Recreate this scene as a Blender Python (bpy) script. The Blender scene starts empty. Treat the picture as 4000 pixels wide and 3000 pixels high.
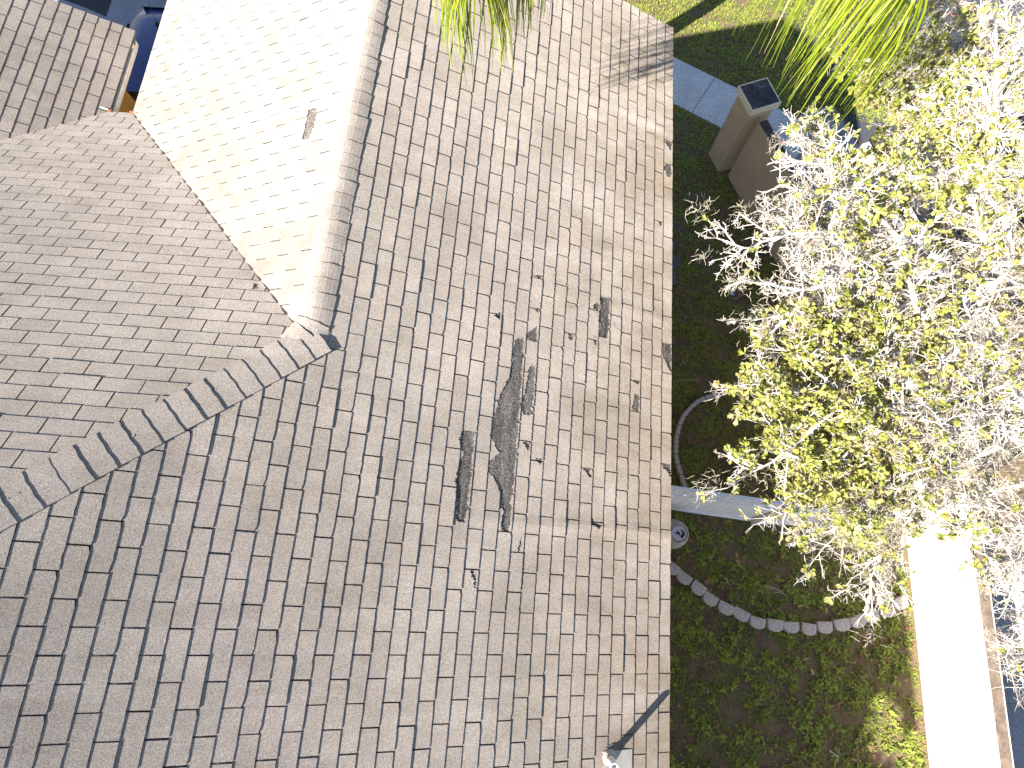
import bpy, math, random
import numpy as np
from mathutils import Vector, Matrix

# ------------------------------------------------------------------ camera, world, sun, exposure
scene = bpy.context.scene
F_PX = 2262.608
CAM = np.array([-1.4682781, 0.9568058, 10.7809553])
CR = np.array([0.9968728, 0.0790126, 0.0012770])
CU = np.array([-0.0764174, 0.9597635, 0.2702116])
CW = np.array([-0.0201245, 0.2694642, -0.9628001])
cd = bpy.data.cameras.new("camera")
cd.sensor_width = 36.0
cd.lens = F_PX / 4000.0 * 36.0
cd.clip_start = 0.05
cd.clip_end = 400.0
cam = bpy.data.objects.new("camera", cd)
scene.collection.objects.link(cam)
cam.matrix_world = Matrix(((CR[0], CU[0], -CW[0], CAM[0]), (CR[1], CU[1], -CW[1], CAM[1]),
                           (CR[2], CU[2], -CW[2], CAM[2]), (0, 0, 0, 1)))
scene.camera = cam

SUN_EL = math.radians(35.4)
SUN_TO = np.array([-0.749 * math.cos(SUN_EL), -0.662 * math.cos(SUN_EL), math.sin(SUN_EL)])
world = bpy.data.worlds.new("World")
scene.world = world
world.use_nodes = True
wn = world.node_tree
for nd in list(wn.nodes):
    wn.nodes.remove(nd)
wo = wn.nodes.new("ShaderNodeOutputWorld")
wb = wn.nodes.new("ShaderNodeBackground")
ws = wn.nodes.new("ShaderNodeTexSky")
ws.sky_type = 'NISHITA'
ws.sun_disc = False
ws.sun_elevation = SUN_EL
ws.sun_rotation = math.atan2(SUN_TO[0], SUN_TO[1])
ws.air_density = 1.0
ws.dust_density = 0.6
wb.inputs["Strength"].default_value = 0.060
wn.links.new(ws.outputs[0], wb.inputs[0])
wn.links.new(wb.outputs[0], wo.inputs[0])
sd = bpy.data.lights.new("sun", 'SUN')
sd.energy = 5.0
sd.angle = math.radians(0.55)
sd.color = (1.0, 0.955, 0.88)
sun = bpy.data.objects.new("sun", sd)
scene.collection.objects.link(sun)
sun.rotation_euler = Vector(SUN_TO.tolist()).to_track_quat('Z', 'Y').to_euler()
scene.view_settings.view_transform = 'Standard'
scene.view_settings.look = 'None'
scene.view_settings.gamma = 1.0
scene.view_settings.exposure = 1.92
try:
    scene.cycles.max_bounces = 5
    scene.cycles.diffuse_bounces = 3
except Exception:
    pass

rng = np.random.default_rng(7)
random.seed(7)
GZ = 0.0
EZ = 5.2                    # eave height
TN = 0.4886786              # roof pitch
CT = 1.0 / math.sqrt(1 + TN * TN)
ST = TN * CT
TAB, EXPO = 0.305, 0.127
ER = -3.0922; ZR = EZ + 1.5111; NP = 2.30      # low ridge, its apex
EC = 2 * ER + 0.0            # eave of the bright west slope
NB = NP + 1.5111 / TN        # eave of the north slope
ED = -6.46                   # eave of the garage wing
E_MAIN = -6.5                # main ridge


# ------------------------------------------------------------------ helpers
def ray(px, py):
    return CW + (px - 2000) / F_PX * CR - (py - 1500) / F_PX * CU


def at(px, py, z):
    d = ray(px, py)
    return CAM + d * (z - CAM[2]) / d[2]


def hit(px, py, n, k):
    d = ray(px, py)
    n = np.array(n, float)
    return CAM + d * (k - n @ CAM) / (n @ d)


def link(o):
    scene.collection.objects.link(o)
    return o


def mesh_obj(name, verts, faces, mat=None, parent=None, smooth=False, attr=None, loc=None, mats=None, midx=None):
    """verts in world space; attr: per-face tone written to a colour attribute"""
    me = bpy.data.meshes.new(name)
    v = np.asarray(verts, dtype=float).reshape(-1, 3)
    base = np.zeros(3)
    if parent is not None:
        p = parent
        while p is not None:
            base = base + np.array(p.location)
            p = p.parent
    off = np.array(loc, float) if loc is not None else np.zeros(3)
    v = v - base - off
    me.from_pydata(v.tolist(), [], faces if isinstance(faces, list) else faces.tolist())
    if attr is not None:
        a = me.attributes.new("tone", 'FLOAT', 'FACE')
        a.data.foreach_set("value", np.asarray(attr, dtype=np.float32))
    if mats:
        for m in mats:
            me.materials.append(m)
        if midx is not None:
            me.polygons.foreach_set("material_index", np.asarray(midx, dtype=np.int32))
    elif mat:
        me.materials.append(mat)
    if smooth:
        me.polygons.foreach_set("use_smooth", np.ones(len(me.polygons), dtype=bool))
    me.update()
    o = bpy.data.objects.new(name, me)
    o.location = off.tolist()
    link(o)
    if parent is not None:
        o.parent = parent
    return o


def tag(o, label=None, cat=None, group=None, kind=None):
    if label: o["label"] = label
    if cat: o["category"] = cat
    if group: o["group"] = group
    if kind: o["kind"] = kind
    return o


def empty(name, loc, label, cat, group=None):
    o = bpy.data.objects.new(name, None)
    o.location = loc
    o.empty_display_size = 0.1
    link(o)
    return tag(o, label, cat, group)


class MB:
    """collects shapes of one mesh (world coordinates)"""
    def __init__(s):
        s.v = []; s.f = []; s.t = []; s.n = 0

    def add(s, verts, faces, tone=0.5):
        verts = np.asarray(verts, float).reshape(-1, 3)
        s.v.append(verts)
        for q in faces:
            s.f.append([i + s.n for i in q]); s.t.append(tone)
        s.n += len(verts)

    def frame(s, o, a, b, c, tone=0.5):
        o, a, b, c = map(lambda x: np.array(x, float), (o, a, b, c))
        vs = [o, o + a, o + a + b, o + b, o + c, o + a + c, o + a + b + c, o + b + c]
        fs = [(0, 3, 2, 1), (4, 5, 6, 7), (0, 1, 5, 4), (1, 2, 6, 5), (2, 3, 7, 6), (3, 0, 4, 7)]
        s.add(vs, fs, tone)

    def box(s, x0, x1, y0, y1, z0, z1, tone=0.5):
        s.frame((x0, y0, z0), (x1 - x0, 0, 0), (0, y1 - y0, 0), (0, 0, z1 - z0), tone)

    def prism(s, poly, z0, z1, tone=0.5, top=None):
        n = len(poly)
        vs = [(x, y, z0) for x, y in poly] + [(x, y, z1) for x, y in (top or poly)]
        fs = [tuple(range(n - 1, -1, -1)), tuple(range(n, 2 * n))]
        fs += [(i, (i + 1) % n, n + (i + 1) % n, n + i) for i in range(n)]
        s.add(vs, fs, tone)

    def rings(s, rings, closed=True, cap=True, tone=0.5):
        m = len(rings[0]); vs = []
        for r in rings: vs += list(r)
        fs = []
        for i in range(len(rings) - 1):
            for j in range(m if closed else m - 1):
                k = (j + 1) % m
                fs.append((i * m + j, i * m + k, (i + 1) * m + k, (i + 1) * m + j))
        if cap:
            fs.append(tuple(range(m - 1, -1, -1))); fs.append(tuple((len(rings) - 1) * m + j for j in range(m)))
        s.add(vs, fs, tone)

    def tube(s, pts, radii, seg=6, tone=0.5, cap=True):
        pts = np.asarray(pts, float)
        if np.isscalar(radii): radii = [radii] * len(pts)
        rs = []
        for i, p in enumerate(pts):
            d = pts[min(i + 1, len(pts) - 1)] - pts[max(i - 1, 0)]
            d = d / (np.linalg.norm(d) + 1e-9)
            a = np.array([0, 0, 1.0]) if abs(d[2]) < 0.9 else np.array([1.0, 0, 0])
            u = np.cross(d, a); u /= np.linalg.norm(u); w = np.cross(d, u)
            rs.append([p + radii[i] * (math.cos(t) * u + math.sin(t) * w) for t in np.linspace(0, 2 * math.pi, seg, endpoint=False)])
        s.rings(rs, True, cap, tone)

    def build(s, name, mat, parent=None, smooth=False, loc=None, **k):
        return mesh_obj(name, np.vstack(s.v), s.f, mat, parent, smooth, s.t, loc, **k)


# ------------------------------------------------------------------ materials
def mat_new(name):
    m = bpy.data.materials.new(name); m.use_nodes = True
    nt = m.node_tree
    b = nt.nodes["Principled BSDF"]
    return m, nt, b


def nn(nt, t, **kw):
    n = nt.nodes.new(t)
    for k, v in kw.items():
        setattr(n, k, v)
    return n


def noise(nt, scale, detail=3, rough=0.55, vec=None, dist=0.0):
    n = nn(nt, "ShaderNodeTexNoise")
    n.inputs["Scale"].default_value = scale
    n.inputs["Detail"].default_value = detail
    n.inputs["Roughness"].default_value = rough
    n.inputs["Distortion"].default_value = dist
    if vec: nt.links.new(vec, n.inputs["Vector"])
    return n.outputs["Fac"]


def ramp(nt, fac, stops):
    r = nn(nt, "ShaderNodeValToRGB")
    e = r.color_ramp.elements
    while len(e) < len(stops): e.new(0.5)
    for i, (p, c) in enumerate(stops):
        e[i].position = p
        e[i].color = tuple(c) + (1,) if len(c) == 3 else c
    nt.links.new(fac, r.inputs[0])
    return r.outputs[0]


def mix(nt, fac, a, b, blend='MIX'):
    m = nn(nt, "ShaderNodeMix", data_type='RGBA', blend_type=blend)
    if isinstance(fac, (int, float)): m.inputs[0].default_value = fac
    else: nt.links.new(fac, m.inputs[0])
    for sock, x in ((m.inputs[6], a), (m.inputs[7], b)):
        if isinstance(x, (tuple, list)): sock.default_value = tuple(x) + (1,) if len(x) == 3 else x
        else: nt.links.new(x, sock)
    return m.outputs[2]


def math_n(nt, op, a, b=0.0, clamp=False):
    m = nn(nt, "ShaderNodeMath", operation=op); m.use_clamp = clamp
    for i, x in enumerate((a, b)):
        if isinstance(x, (int, float)): m.inputs[i].default_value = x
        else: nt.links.new(x, m.inputs[i])
    return m.outputs[0]


def objvec(nt):
    return nn(nt, "ShaderNodeTexCoord").outputs["Object"]


def tone(nt):
    return nn(nt, "ShaderNodeAttribute", attribute_name="tone").outputs["Fac"]


def mapped(nt, scale, rot=(0, 0, 0), loc=(0, 0, 0)):
    m = nn(nt, "ShaderNodeMapping")
    m.inputs["Scale"].default_value = scale
    m.inputs["Rotation"].default_value = rot
    m.inputs["Location"].default_value = loc
    nt.links.new(objvec(nt), m.inputs[0])
    return m.outputs[0]


def bump(nt, b, h, strength=0.3, dist=0.002):
    n = nn(nt, "ShaderNodeBump")
    n.inputs["Strength"].default_value = strength
    n.inputs["Distance"].default_value = dist
    nt.links.new(h, n.inputs["Height"])
    nt.links.new(n.outputs[0], b.inputs["Normal"])


def rough_spec(b, r, s=0.3):
    b.inputs["Roughness"].default_value = r
    b.inputs["Specular IOR Level"].default_value = s


def plain(name, col, r=0.7, s=0.3, var=0.15, scale=8.0, fine=None, bmp=0.0):
    m, nt, b = mat_new(name)
    v = objvec(nt)
    c = ramp(nt, noise(nt, scale, 5, 0.6, v), [(0.3, [x * (1 - var) for x in col]), (0.7, [min(1, x * (1 + var)) for x in col])])
    if fine:
        g = ramp(nt, noise(nt, fine, 2, 0.6, v), [(0.3, (0.82, 0.82, 0.82)), (0.7, (1.15, 1.15, 1.15))])
        c = mix(nt, 1.0, c, g, 'MULTIPLY')
    nt.links.new(c, b.inputs["Base Color"])
    rough_spec(b, r, s)
    if bmp: bump(nt, b, noise(nt, fine or scale * 6, 3, 0.6, v), bmp, 0.004)
    return m


def shingle_mat(name, base, stain_amt, east=False):
    m, nt, b = mat_new(name)
    v = objvec(nt)
    # mineral granules
    g1 = noise(nt, 170.0, 3, 0.85, v)
    g2 = noise(nt, 95.0, 2, 0.6, v)
    c = ramp(nt, g1, [(0.32, [x * 0.34 for x in base]), (0.5, base), (0.70, [x * 1.75 for x in base])])
    c = mix(nt, 1.0, c, ramp(nt, g2, [(0.3, (0.86, 0.86, 0.87)), (0.7, (1.12, 1.11, 1.09))]), 'MULTIPLY')
    # each tab has its own shade
    tn = tone(nt)
    c = mix(nt, 1.0, c, ramp(nt, tn, [(0.0, (0.86, 0.855, 0.85)), (0.5, (1, 1, 1)), (1.0, (1.08, 1.07, 1.06))]), 'MULTIPLY')
    # streaks of dirt running down the slope and broad weathering
    st = noise(nt, 1.0, 5, 0.62, mapped(nt, (2.2, 6.5, 2.0)))
    blot = noise(nt, 1.35, 5, 0.6, v, 0.4)
    c = mix(nt, 1.0, c, ramp(nt, st, [(0.34, (0.89, 0.88, 0.86)), (0.62, (1.04, 1.04, 1.04))]), 'MULTIPLY')
    c = mix(nt, 1.0, c, ramp(nt, blot, [(0.36, (1 - stain_amt, 1 - stain_amt * 1.02, 1 - stain_amt * 1.12)), (0.60, (1.04, 1.04, 1.03))]), 'MULTIPLY')
    if east:
        # olive algae film that thickens near the eave
        sep = nn(nt, "ShaderNodeSeparateXYZ"); nt.links.new(v, sep.inputs[0])
        near = math_n(nt, 'MULTIPLY_ADD', sep.outputs[0], 0.55)
        near = math_n(nt, 'ADD', math_n(nt, 'MULTIPLY', sep.outputs[0], 0.42), 0.78, True)
        al = noise(nt, 1.0, 6, 0.65, mapped(nt, (0.9, 1.5, 1.0), loc=(3.1, 1.2, 0)), 0.5)
        al = ramp(nt, al, [(0.36, (0, 0, 0)), (0.60, (1, 1, 1))])
        fac = math_n(nt, 'MULTIPLY', al, near, True)
        fac = math_n(nt, 'MULTIPLY', fac, 0.85)
        c = mix(nt, fac, c, mix(nt, 1.0, c, (0.56, 0.50, 0.39), 'MULTIPLY'))
        # granules scuffed away round the torn area
        vd = nn(nt, "ShaderNodeVectorMath", operation='DISTANCE'); nt.links.new(v, vd.inputs[0]); vd.inputs[1].default_value = (-0.95, 2.9, 5.6)
        msk = ramp(nt, vd.outputs['Value'], [(0.25, (1, 1, 1)), (1.0, (0, 0, 0))])
        sc_ = ramp(nt, noise(nt, 7.0, 7, 0.75, v, 0.3), [(0.60, (0, 0, 0)), (0.66, (1, 1, 1))])
        c = mix(nt, math_n(nt, 'MULTIPLY', math_n(nt, 'MULTIPLY', sc_, msk), 0.7), c, (0.13, 0.112, 0.10))
    nt.links.new(c, b.inputs["Base Color"])
    rough_spec(b, 0.95, 0.12)
    b.inputs["Diffuse Roughness"].default_value = 1.0
    bump(nt, b, g1, 0.35, 0.0014)
    return m


M = {}
BASE = (0.338, 0.293, 0.260)
M['shingle_east'] = shingle_mat('weathered_shingle_east', BASE, 0.12, True)
M['shingle_west'] = shingle_mat('weathered_shingle_west', (0.345, 0.308, 0.268), 0.12)
M['shingle_north'] = shingle_mat('weathered_shingle_north', (0.340, 0.298, 0.264), 0.10)
M['shingle_cap'] = shingle_mat('weathered_shingle_cap', (0.334, 0.291, 0.260), 0.08)


M['edge'] = plain('raw_shingle_edge', (0.055, 0.045, 0.045), 0.95, 0.1, 0.3, 60)


def bare_mat():
    m, nt, b = mat_new('bare_asphalt_mat')
    v = objvec(nt)
    g = noise(nt, 120.0, 2, 0.8, v)
    c = ramp(nt, g, [(0.34, (0.035, 0.031, 0.030)), (0.5, (0.085, 0.075, 0.068)), (0.64, (0.30, 0.275, 0.25))])
    c = mix(nt, 1.0, c, ramp(nt, noise(nt, 1.0, 4, 0.6, mapped(nt, (16.0, 3.0, 3.0))), [(0.35, (0.62, 0.60, 0.58)), (0.65, (1.35, 1.32, 1.28))]), 'MULTIPLY')
    nt.links.new(c, b.inputs["Base Color"]); rough_spec(b, 0.95, 0.1)
    bump(nt, b, g, 0.6, 0.002)
    return m


M['bare'] = bare_mat()
M['fascia'] = plain('old_painted_wood', (0.74, 0.68, 0.58), 0.7, 0.3, 0.18, 14, 90)
M['soffit'] = plain('soffit_paint', (0.55, 0.50, 0.42), 0.7)
M['stucco'] = plain('tan_stucco', (0.50, 0.38, 0.25), 0.9, 0.2, 0.07, 3, 160, 0.4)
M['stucco_house'] = plain('ochre_stucco', (0.60, 0.33, 0.085), 0.9, 0.2, 0.10, 6, 120, 0.4)
M['pvc'] = plain('white_pvc', (0.72, 0.72, 0.72), 0.4, 0.4, 0.06, 30)
M['flash'] = plain('painted_flashing', (0.34, 0.31, 0.27), 0.6, 0.4, 0.12, 14, 200)
M['rust'] = plain('rusty_metal', (0.30, 0.10, 0.05), 0.8, 0.2, 0.4, 60)
M['vinyl'] = plain('white_vinyl', (0.86, 0.85, 0.86), 0.45, 0.4, 0.07, 9)


def cap_mat():
    m, nt, b = mat_new('sooty_cap_top')
    v = objvec(nt)
    n1 = noise(nt, 5.0, 6, 0.75, v, 0.6)
    c = ramp(nt, n1, [(0.38, (0.035, 0.030, 0.040)), (0.58, (0.075, 0.068, 0.075)), (0.72, (0.32, 0.31, 0.32))])
    c2 = ramp(nt, noise(nt, 60.0, 3, 0.7, v), [(0.5, (0.9, 0.9, 0.9)), (0.74, (2.2, 2.2, 2.2))])
    nt.links.new(mix(nt, 1.0, c, c2, 'MULTIPLY'), b.inputs["Base Color"]); rough_spec(b, 0.9, 0.2)
    return m


M['captop'] = cap_mat()
M['captrim'] = plain('cream_stucco_trim', (0.74, 0.64, 0.46), 0.85, 0.2, 0.08, 6, 120, 0.3)


def white_wall_mat():
    m, nt, b = mat_new('pale_weathered_stucco')
    v = objvec(nt)
    sp = noise(nt, 26.0, 5, 0.75, v)
    c = ramp(nt, sp, [(0.33, (0.20, 0.19, 0.17)), (0.42, (0.66, 0.62, 0.55)), (0.7, (0.74, 0.70, 0.63))])
    bl = ramp(nt, noise(nt, 2.2, 4, 0.6, v), [(0.30, (0.55, 0.52, 0.46)), (0.42, (1, 1, 1))])
    nt.links.new(mix(nt, 1.0, c, bl, 'MULTIPLY'), b.inputs["Base Color"]); rough_spec(b, 0.9, 0.2)
    return m


M['whitewall'] = white_wall_mat()
M['walltop'] = plain('stained_wall_top', (0.17, 0.125, 0.095), 0.9, 0.2, 0.4, 9, 50)
M['walltop_dark'] = cap_mat()


def concrete(name, col, speck=0.5):
    m, nt, b = mat_new(name)
    v = objvec(nt)
    c = ramp(nt, noise(nt, 1.6, 5, 0.6, v), [(0.3, [x * 0.8 for x in col]), (0.7, [x * 1.1 for x in col])])
    s = ramp(nt, noise(nt, 34.0, 5, 0.8, v), [(0.42, (1 - speck, 1 - speck, 1 - speck)), (0.56, (1.08, 1.08, 1.08))])
    nt.links.new(mix(nt, 1.0, c, s, 'MULTIPLY'), b.inputs["Base Color"]); rough_spec(b, 0.9, 0.25)
    bump(nt, b, noise(nt, 90.0, 3, 0.6, v), 0.3, 0.003)
    return m


M['walk'] = concrete('speckled_concrete', (0.66, 0.66, 0.66), 0.55)
M['drive'] = concrete('driveway_concrete', (0.30, 0.32, 0.36), 0.2)
M['asphalt'] = concrete('dark_asphalt', (0.055, 0.058, 0.07), 0.3)
M['pave'] = concrete('outer_pavement', (0.30, 0.29, 0.30), 0.25)
M['block'] = concrete('edging_concrete', (0.52, 0.47, 0.44), 0.35)
M['slate'] = concrete('slate_step', (0.12, 0.115, 0.125), 0.3)
M['brick'] = plain('red_brick_paving', (0.24, 0.11, 0.11), 0.9, 0.2, 0.3, 5, 40)


def soil_mat():
    m, nt, b = mat_new('lawn_soil')
    v = objvec(nt)
    c = ramp(nt, noise(nt, 3.2, 6, 0.7, v), [(0.30, (0.08, 0.06, 0.045)), (0.48, (0.17, 0.125, 0.09)), (0.62, (0.13, 0.135, 0.055)), (0.78, (0.30, 0.25, 0.20))])
    g = ramp(nt, noise(nt, 55.0, 5, 0.8, v), [(0.35, (0.45, 0.42, 0.40)), (0.65, (1.6, 1.5, 1.35))])
    nt.links.new(mix(nt, 1.0, c, g, 'MULTIPLY'), b.inputs["Base Color"]); rough_spec(b, 1.0, 0.1)
    bump(nt, b, noise(nt, 40.0, 5, 0.7, v), 0.8, 0.02)
    return m


M['soil'] = soil_mat()


def ramp_tone_mat(name, stops, r=0.6, s=0.3, transl=0.0, grain=None):
    m, nt, b = mat_new(name)
    c = ramp(nt, tone(nt), stops)
    if grain:
        c = mix(nt, 1.0, c, ramp(nt, noise(nt, grain, 4, 0.7, objvec(nt)), [(0.3, (0.7, 0.7, 0.7)), (0.7, (1.2, 1.2, 1.2))]), 'MULTIPLY')
    nt.links.new(c, b.inputs["Base Color"]); rough_spec(b, r, s)
    if transl:
        t = nn(nt, "ShaderNodeBsdfTranslucent"); nt.links.new(c, t.inputs[0])
        mx = nn(nt, "ShaderNodeMixShader"); mx.inputs[0].default_value = transl
        nt.links.new(b.outputs[0], mx.inputs[1]); nt.links.new(t.outputs[0], mx.inputs[2])
        nt.links.new(mx.outputs[0], nt.nodes["Material Output"].inputs[0])
    return m


M['grass'] = ramp_tone_mat('grass_blades', [(0.0, (0.10, 0.13, 0.035)), (0.35, (0.20, 0.235, 0.045)), (0.7, (0.33, 0.38, 0.065)), (0.85, (0.22, 0.26, 0.05)), (1.0, (0.36, 0.29, 0.14))], 0.6, 0.25, 0.25)
M['litter'] = ramp_tone_mat('dead_leaves', [(0.0, (0.12, 0.07, 0.04)), (0.6, (0.24, 0.12, 0.06)), (1.0, (0.36, 0.24, 0.13))], 0.8, 0.2)
M['leaf'] = ramp_tone_mat('oak_leaf', [(0.0, (0.12, 0.16, 0.025)), (0.35, (0.27, 0.29, 0.055)), (0.72, (0.44, 0.42, 0.13)), (0.90, (0.56, 0.48, 0.20)), (1.0, (0.52, 0.30, 0.12))], 0.4, 0.5, 0.42)
M['bark'] = ramp_tone_mat('pale_bark', [(0.0, (0.30, 0.24, 0.19)), (0.5, (0.52, 0.47, 0.42)), (1.0, (0.62, 0.59, 0.56))], 0.9, 0.2, 0, 30.0)
M['moss'] = ramp_tone_mat('spanish_moss', [(0.0, (0.30, 0.26, 0.19)), (1.0, (0.62, 0.56, 0.45))], 0.95, 0.1, 0.35)
M['palm'] = ramp_tone_mat('palm_leaflet', [(0.0, (0.09, 0.14, 0.012)), (0.5, (0.24, 0.31, 0.020)), (0.85, (0.38, 0.40, 0.04)), (1.0, (0.55, 0.45, 0.20))], 0.4, 0.5, 0.4)
M['palm_trunk'] = plain('palm_trunk_bark', (0.26, 0.22, 0.17), 0.9, 0.1, 0.3, 12)
M['shrub'] = ramp_tone_mat('shrub_leaf', [(0.0, (0.03, 0.035, 0.008)), (1.0, (0.13, 0.10, 0.02))], 0.6, 0.3)


def paint(name, col, metal=0.0, r=0.35):
    m, nt, b = mat_new(name)
    b.inputs["Base Color"].default_value = tuple(col) + (1,)
    b.inputs["Metallic"].default_value = metal
    b.inputs["Coat Weight"].default_value = 0.4
    rough_spec(b, r, 0.5)
    nz = noise(nt, 4.0, 3, 0.5, objvec(nt))
    nt.links.new(ramp(nt, nz, [(0.3, [x * 0.9 for x in col]), (0.7, [x * 1.1 for x in col])]), b.inputs["Base Color"])
    return m


M['carpaint'] = paint('blue_car_paint', (0.018, 0.034, 0.17), 0.0, 0.45)
M['glass'] = paint('car_glass', (0.012, 0.013, 0.016), 0.0, 0.12)
M['rubber'] = paint('black_rubber', (0.015, 0.015, 0.016), 0.0, 0.8)
M['chrome'] = paint('bright_trim', (0.55, 0.56, 0.58), 0.8, 0.25)
M['lamp_red'] = paint('red_lens', (0.25, 0.01, 0.01), 0.0, 0.2)
M['tub'] = plain('weathered_plastic_tub', (0.40, 0.37, 0.32), 0.6, 0.3, 0.12, 8, 60)
M['tubwater'] = plain('pale_tub_lid', (0.50, 0.50, 0.56), 0.35, 0.5, 0.05, 9)
M['grime_gap_shade'] = plain('dark_grime_and_gap_shade', (0.05, 0.035, 0.035), 0.8, 0.2, 0.3, 30)
M['boulder'] = plain('mossy_rock', (0.20, 0.18, 0.08), 0.95, 0.1, 0.4, 9, 40, 0.5)
M['wrapper'] = paint('blue_foil', (0.16, 0.24, 0.55), 0.2, 0.4)

# ------------------------------------------------------------------ ground
ORG = (0, 0, 0)


def sheet(name, poly, z, mat, sub=0):
    vs = [(x, y, z) for x, y in poly]
    o = mesh_obj(name, vs, [tuple(range(len(vs)))], mat)
    tag(o, kind="structure")
    return o


g = sheet("lawn", [(-150, -150), (150, -150), (150, 150), (-150, 150)], 0.0, M['soil'])

# sidewalk crossing the front lawn, with real joints
walk = MB()
wa = at(2629, 226, 0)[:2]; wb_ = at(2872, 346, 0)[:2]
wd = (wb_ - wa) / np.linalg.norm(wb_ - wa)
wc = at(2629, 407, 0)[:2]
wnrm = np.array([-wd[1], wd[0]])
width = abs((wc - wa) @ wnrm)
sgn = 1.0 if (wc - wa) @ wnrm > 0 else -1.0
jp = at(2745, 375, 0)[:2]
j0 = (jp - wa) @ wd
slab = 1.45
for k in range(-6, 2):
    a0 = j0 + k * slab + 0.012; a1 = j0 + (k + 1) * slab
    if k == 1: a1 = a0 + 1.0
    pl = [wa + wd * a0, wa + wd * a1, wa + wd * a1 + wnrm * sgn * width, wa + wd * a0 + wnrm * sgn * width]
    if sgn < 0: pl = pl[::-1]
    walk.prism(pl, -0.05, 0.03)
tag(walk.build("sidewalk", M['walk']), kind="structure")

# paved strip outside the boundary wall, kerb and street further out
pv = MB()
w1a = np.array([2.60, 9.15]); w1b = np.array([5.95, 2.0])
w1d = (w1b - w1a) / np.linalg.norm(w1b - w1a); w1n = np.array([-w1d[1], w1d[0]])      # points outwards (east)
if w1n[0] < 0: w1n = -w1n
rot_out = lambda s, o: tuple(w1a + w1d * s + w1n * o)
pv.prism([rot_out(-0.7, 2.9), rot_out(-0.7, 0.25), rot_out(7.0, 0.25), rot_out(7.0, 2.9)][::-1], -0.06, 0.024)
pv.box(6.0, 8.6, -0.9, 1.9, -0.06, 0.020)
pv.box(6.9, 8.6, -9.0, -0.905, -0.06, 0.020)
tag(pv.build("outer_pavement", M['pave']), kind="structure")
jt = MB()
for s0 in (0.9, 2.5, 4.1, 5.7):
    jt.prism([rot_out(s0, 2.85), rot_out(s0, 0.3), rot_out(s0 + 0.012, 0.3), rot_out(s0 + 0.012, 2.85)][::-1], 0.02, 0.0285)
for y_ in (0.9, -0.1, -2.0, -3.5): jt.box(6.95 if y_ < -0.9 else 6.05, 8.5, y_, y_ + 0.012, 0.018, 0.0245)
tag(jt.build("pavement_joints", M['asphalt']), kind="structure")
sheet("street", [rot_out(-9, 3.0), rot_out(9.0, 3.0), (9.6, -40), (40, -40), (60, 40), (-10, 60)], 0.008, M['asphalt'])
kb = MB()
for s0 in np.arange(0.5, 7.5, 1.5):
    kb.prism([rot_out(s0, 2.92), rot_out(s0 + 1.49, 2.92), rot_out(s0 + 1.49, 3.08), rot_out(s0, 3.08)], -0.05, 0.11)
tag(kb.build("kerb", M['walk']), kind="structure")
bp = [at(3600, 20, 0), at(3700, 60, 0), at(3790, 95, 0), at(3810, 20, 0), at(3640, -40, 0)]
sheet("brick_paving", [(p[0], p[1]) for p in bp][::-1], 0.016, M['brick'])
# driveway on the far side of the wing
sheet("driveway", [(-16, 8.6), (-6.5, 8.6), (-6.5, 22), (-16, 22)], 0.006, M['drive'])
dk = [at(250, 0, 0), at(330, 30, 0), at(415, 66, 0), at(437, 0, 0), at(470, -120, 0), at(200, -120, 0)]
sheet("asphalt_patch", [(p[0], p[1]) for p in dk], 0.012, M['asphalt'])


# ------------------------------------------------------------------ house
house = empty("house", (0, 0, 0), "tan stucco house under worn grey-brown asphalt shingles, torn patches near the eave", "house")


def vnoise(x, y, s=0):
    return (np.sin(x * 1.7 + y * 2.3 + s) + np.sin(x * 3.1 - y * 1.3 + s * 2.1) + np.sin(x * 0.9 + y * 4.7 + 1.3 * s)) / 3.0


# torn places on the east slope, traced in the plane of the roof
def px_poly(pts, ox, oy, sc, n, k):
    out = []
    for x, y in pts:
        out.append(hit(ox + x / sc, oy + y / sc, n, k))
    return out


nA = (TN, 0, 1); kA = EZ
A_DMG = [
    [(530, 420), (568, 405), (560, 560), (548, 700), (535, 900), (520, 1100), (505, 1200), (500, 1290), (492, 1375), (452, 1372), (462, 1270), (448, 1170), (420, 1110), (392, 1085), (398, 1030), (445, 985), (430, 950), (400, 895), (410, 830), (440, 740), (448, 690), (475, 655), (495, 600), (510, 540), (515, 470)],
    [(598, 550), (622, 550), (615, 700), (605, 795), (570, 790), (545, 740), (565, 700), (585, 620)],
    [(590, 385), (632, 350), (632, 430), (580, 415)],
    [(258, 875), (322, 880), (310, 1000), (298, 1150), (285, 1250), (275, 1330), (230, 1320), (237, 1240), (226, 1150), (240, 1050), (266, 990), (246, 930)],
    [(945, 210), (992, 212), (990, 350), (982, 415), (940, 400), (952, 350), (938, 310), (952, 260)],
    [(912, 240), (938, 235), (940, 272), (915, 265)],
    [(428, 285), (450, 285), (450, 325), (425, 300)],
    [(790, 385), (812, 388), (808, 418), (795, 415)],
    [(912, 420), (930, 425), (930, 448), (918, 440)],
    [(1118, 690), (1142, 695), (1140, 782), (1110, 765)],
    [(1100, 620), (1142, 622), (1140, 640)],
    [(1256, 435), (1303, 440), (1303, 590), (1262, 500)],
    [(560, 930), (597, 930), (595, 975)],
    [(625, 1012), (655, 1008), (650, 1045)],
    [(860, 1058), (897, 1058), (902, 1110)],
    [(905, 1300), (930, 1335), (952, 1335), (945, 1365), (908, 1340)],
    [(302, 1563), (318, 1563), (336, 1662), (324, 1655)],
    [(615, 95), (655, 98), (650, 118), (640, 112)],
    [(618, 262), (642, 262), (640, 285)],
    [(545, 1420), (556, 1405), (548, 1480), (540, 1470)],
    [(1280, 880), (1300, 880), (1300, 895)],
    [(1252, 1035), (1300, 1045), (1300, 1105)],
]
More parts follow.
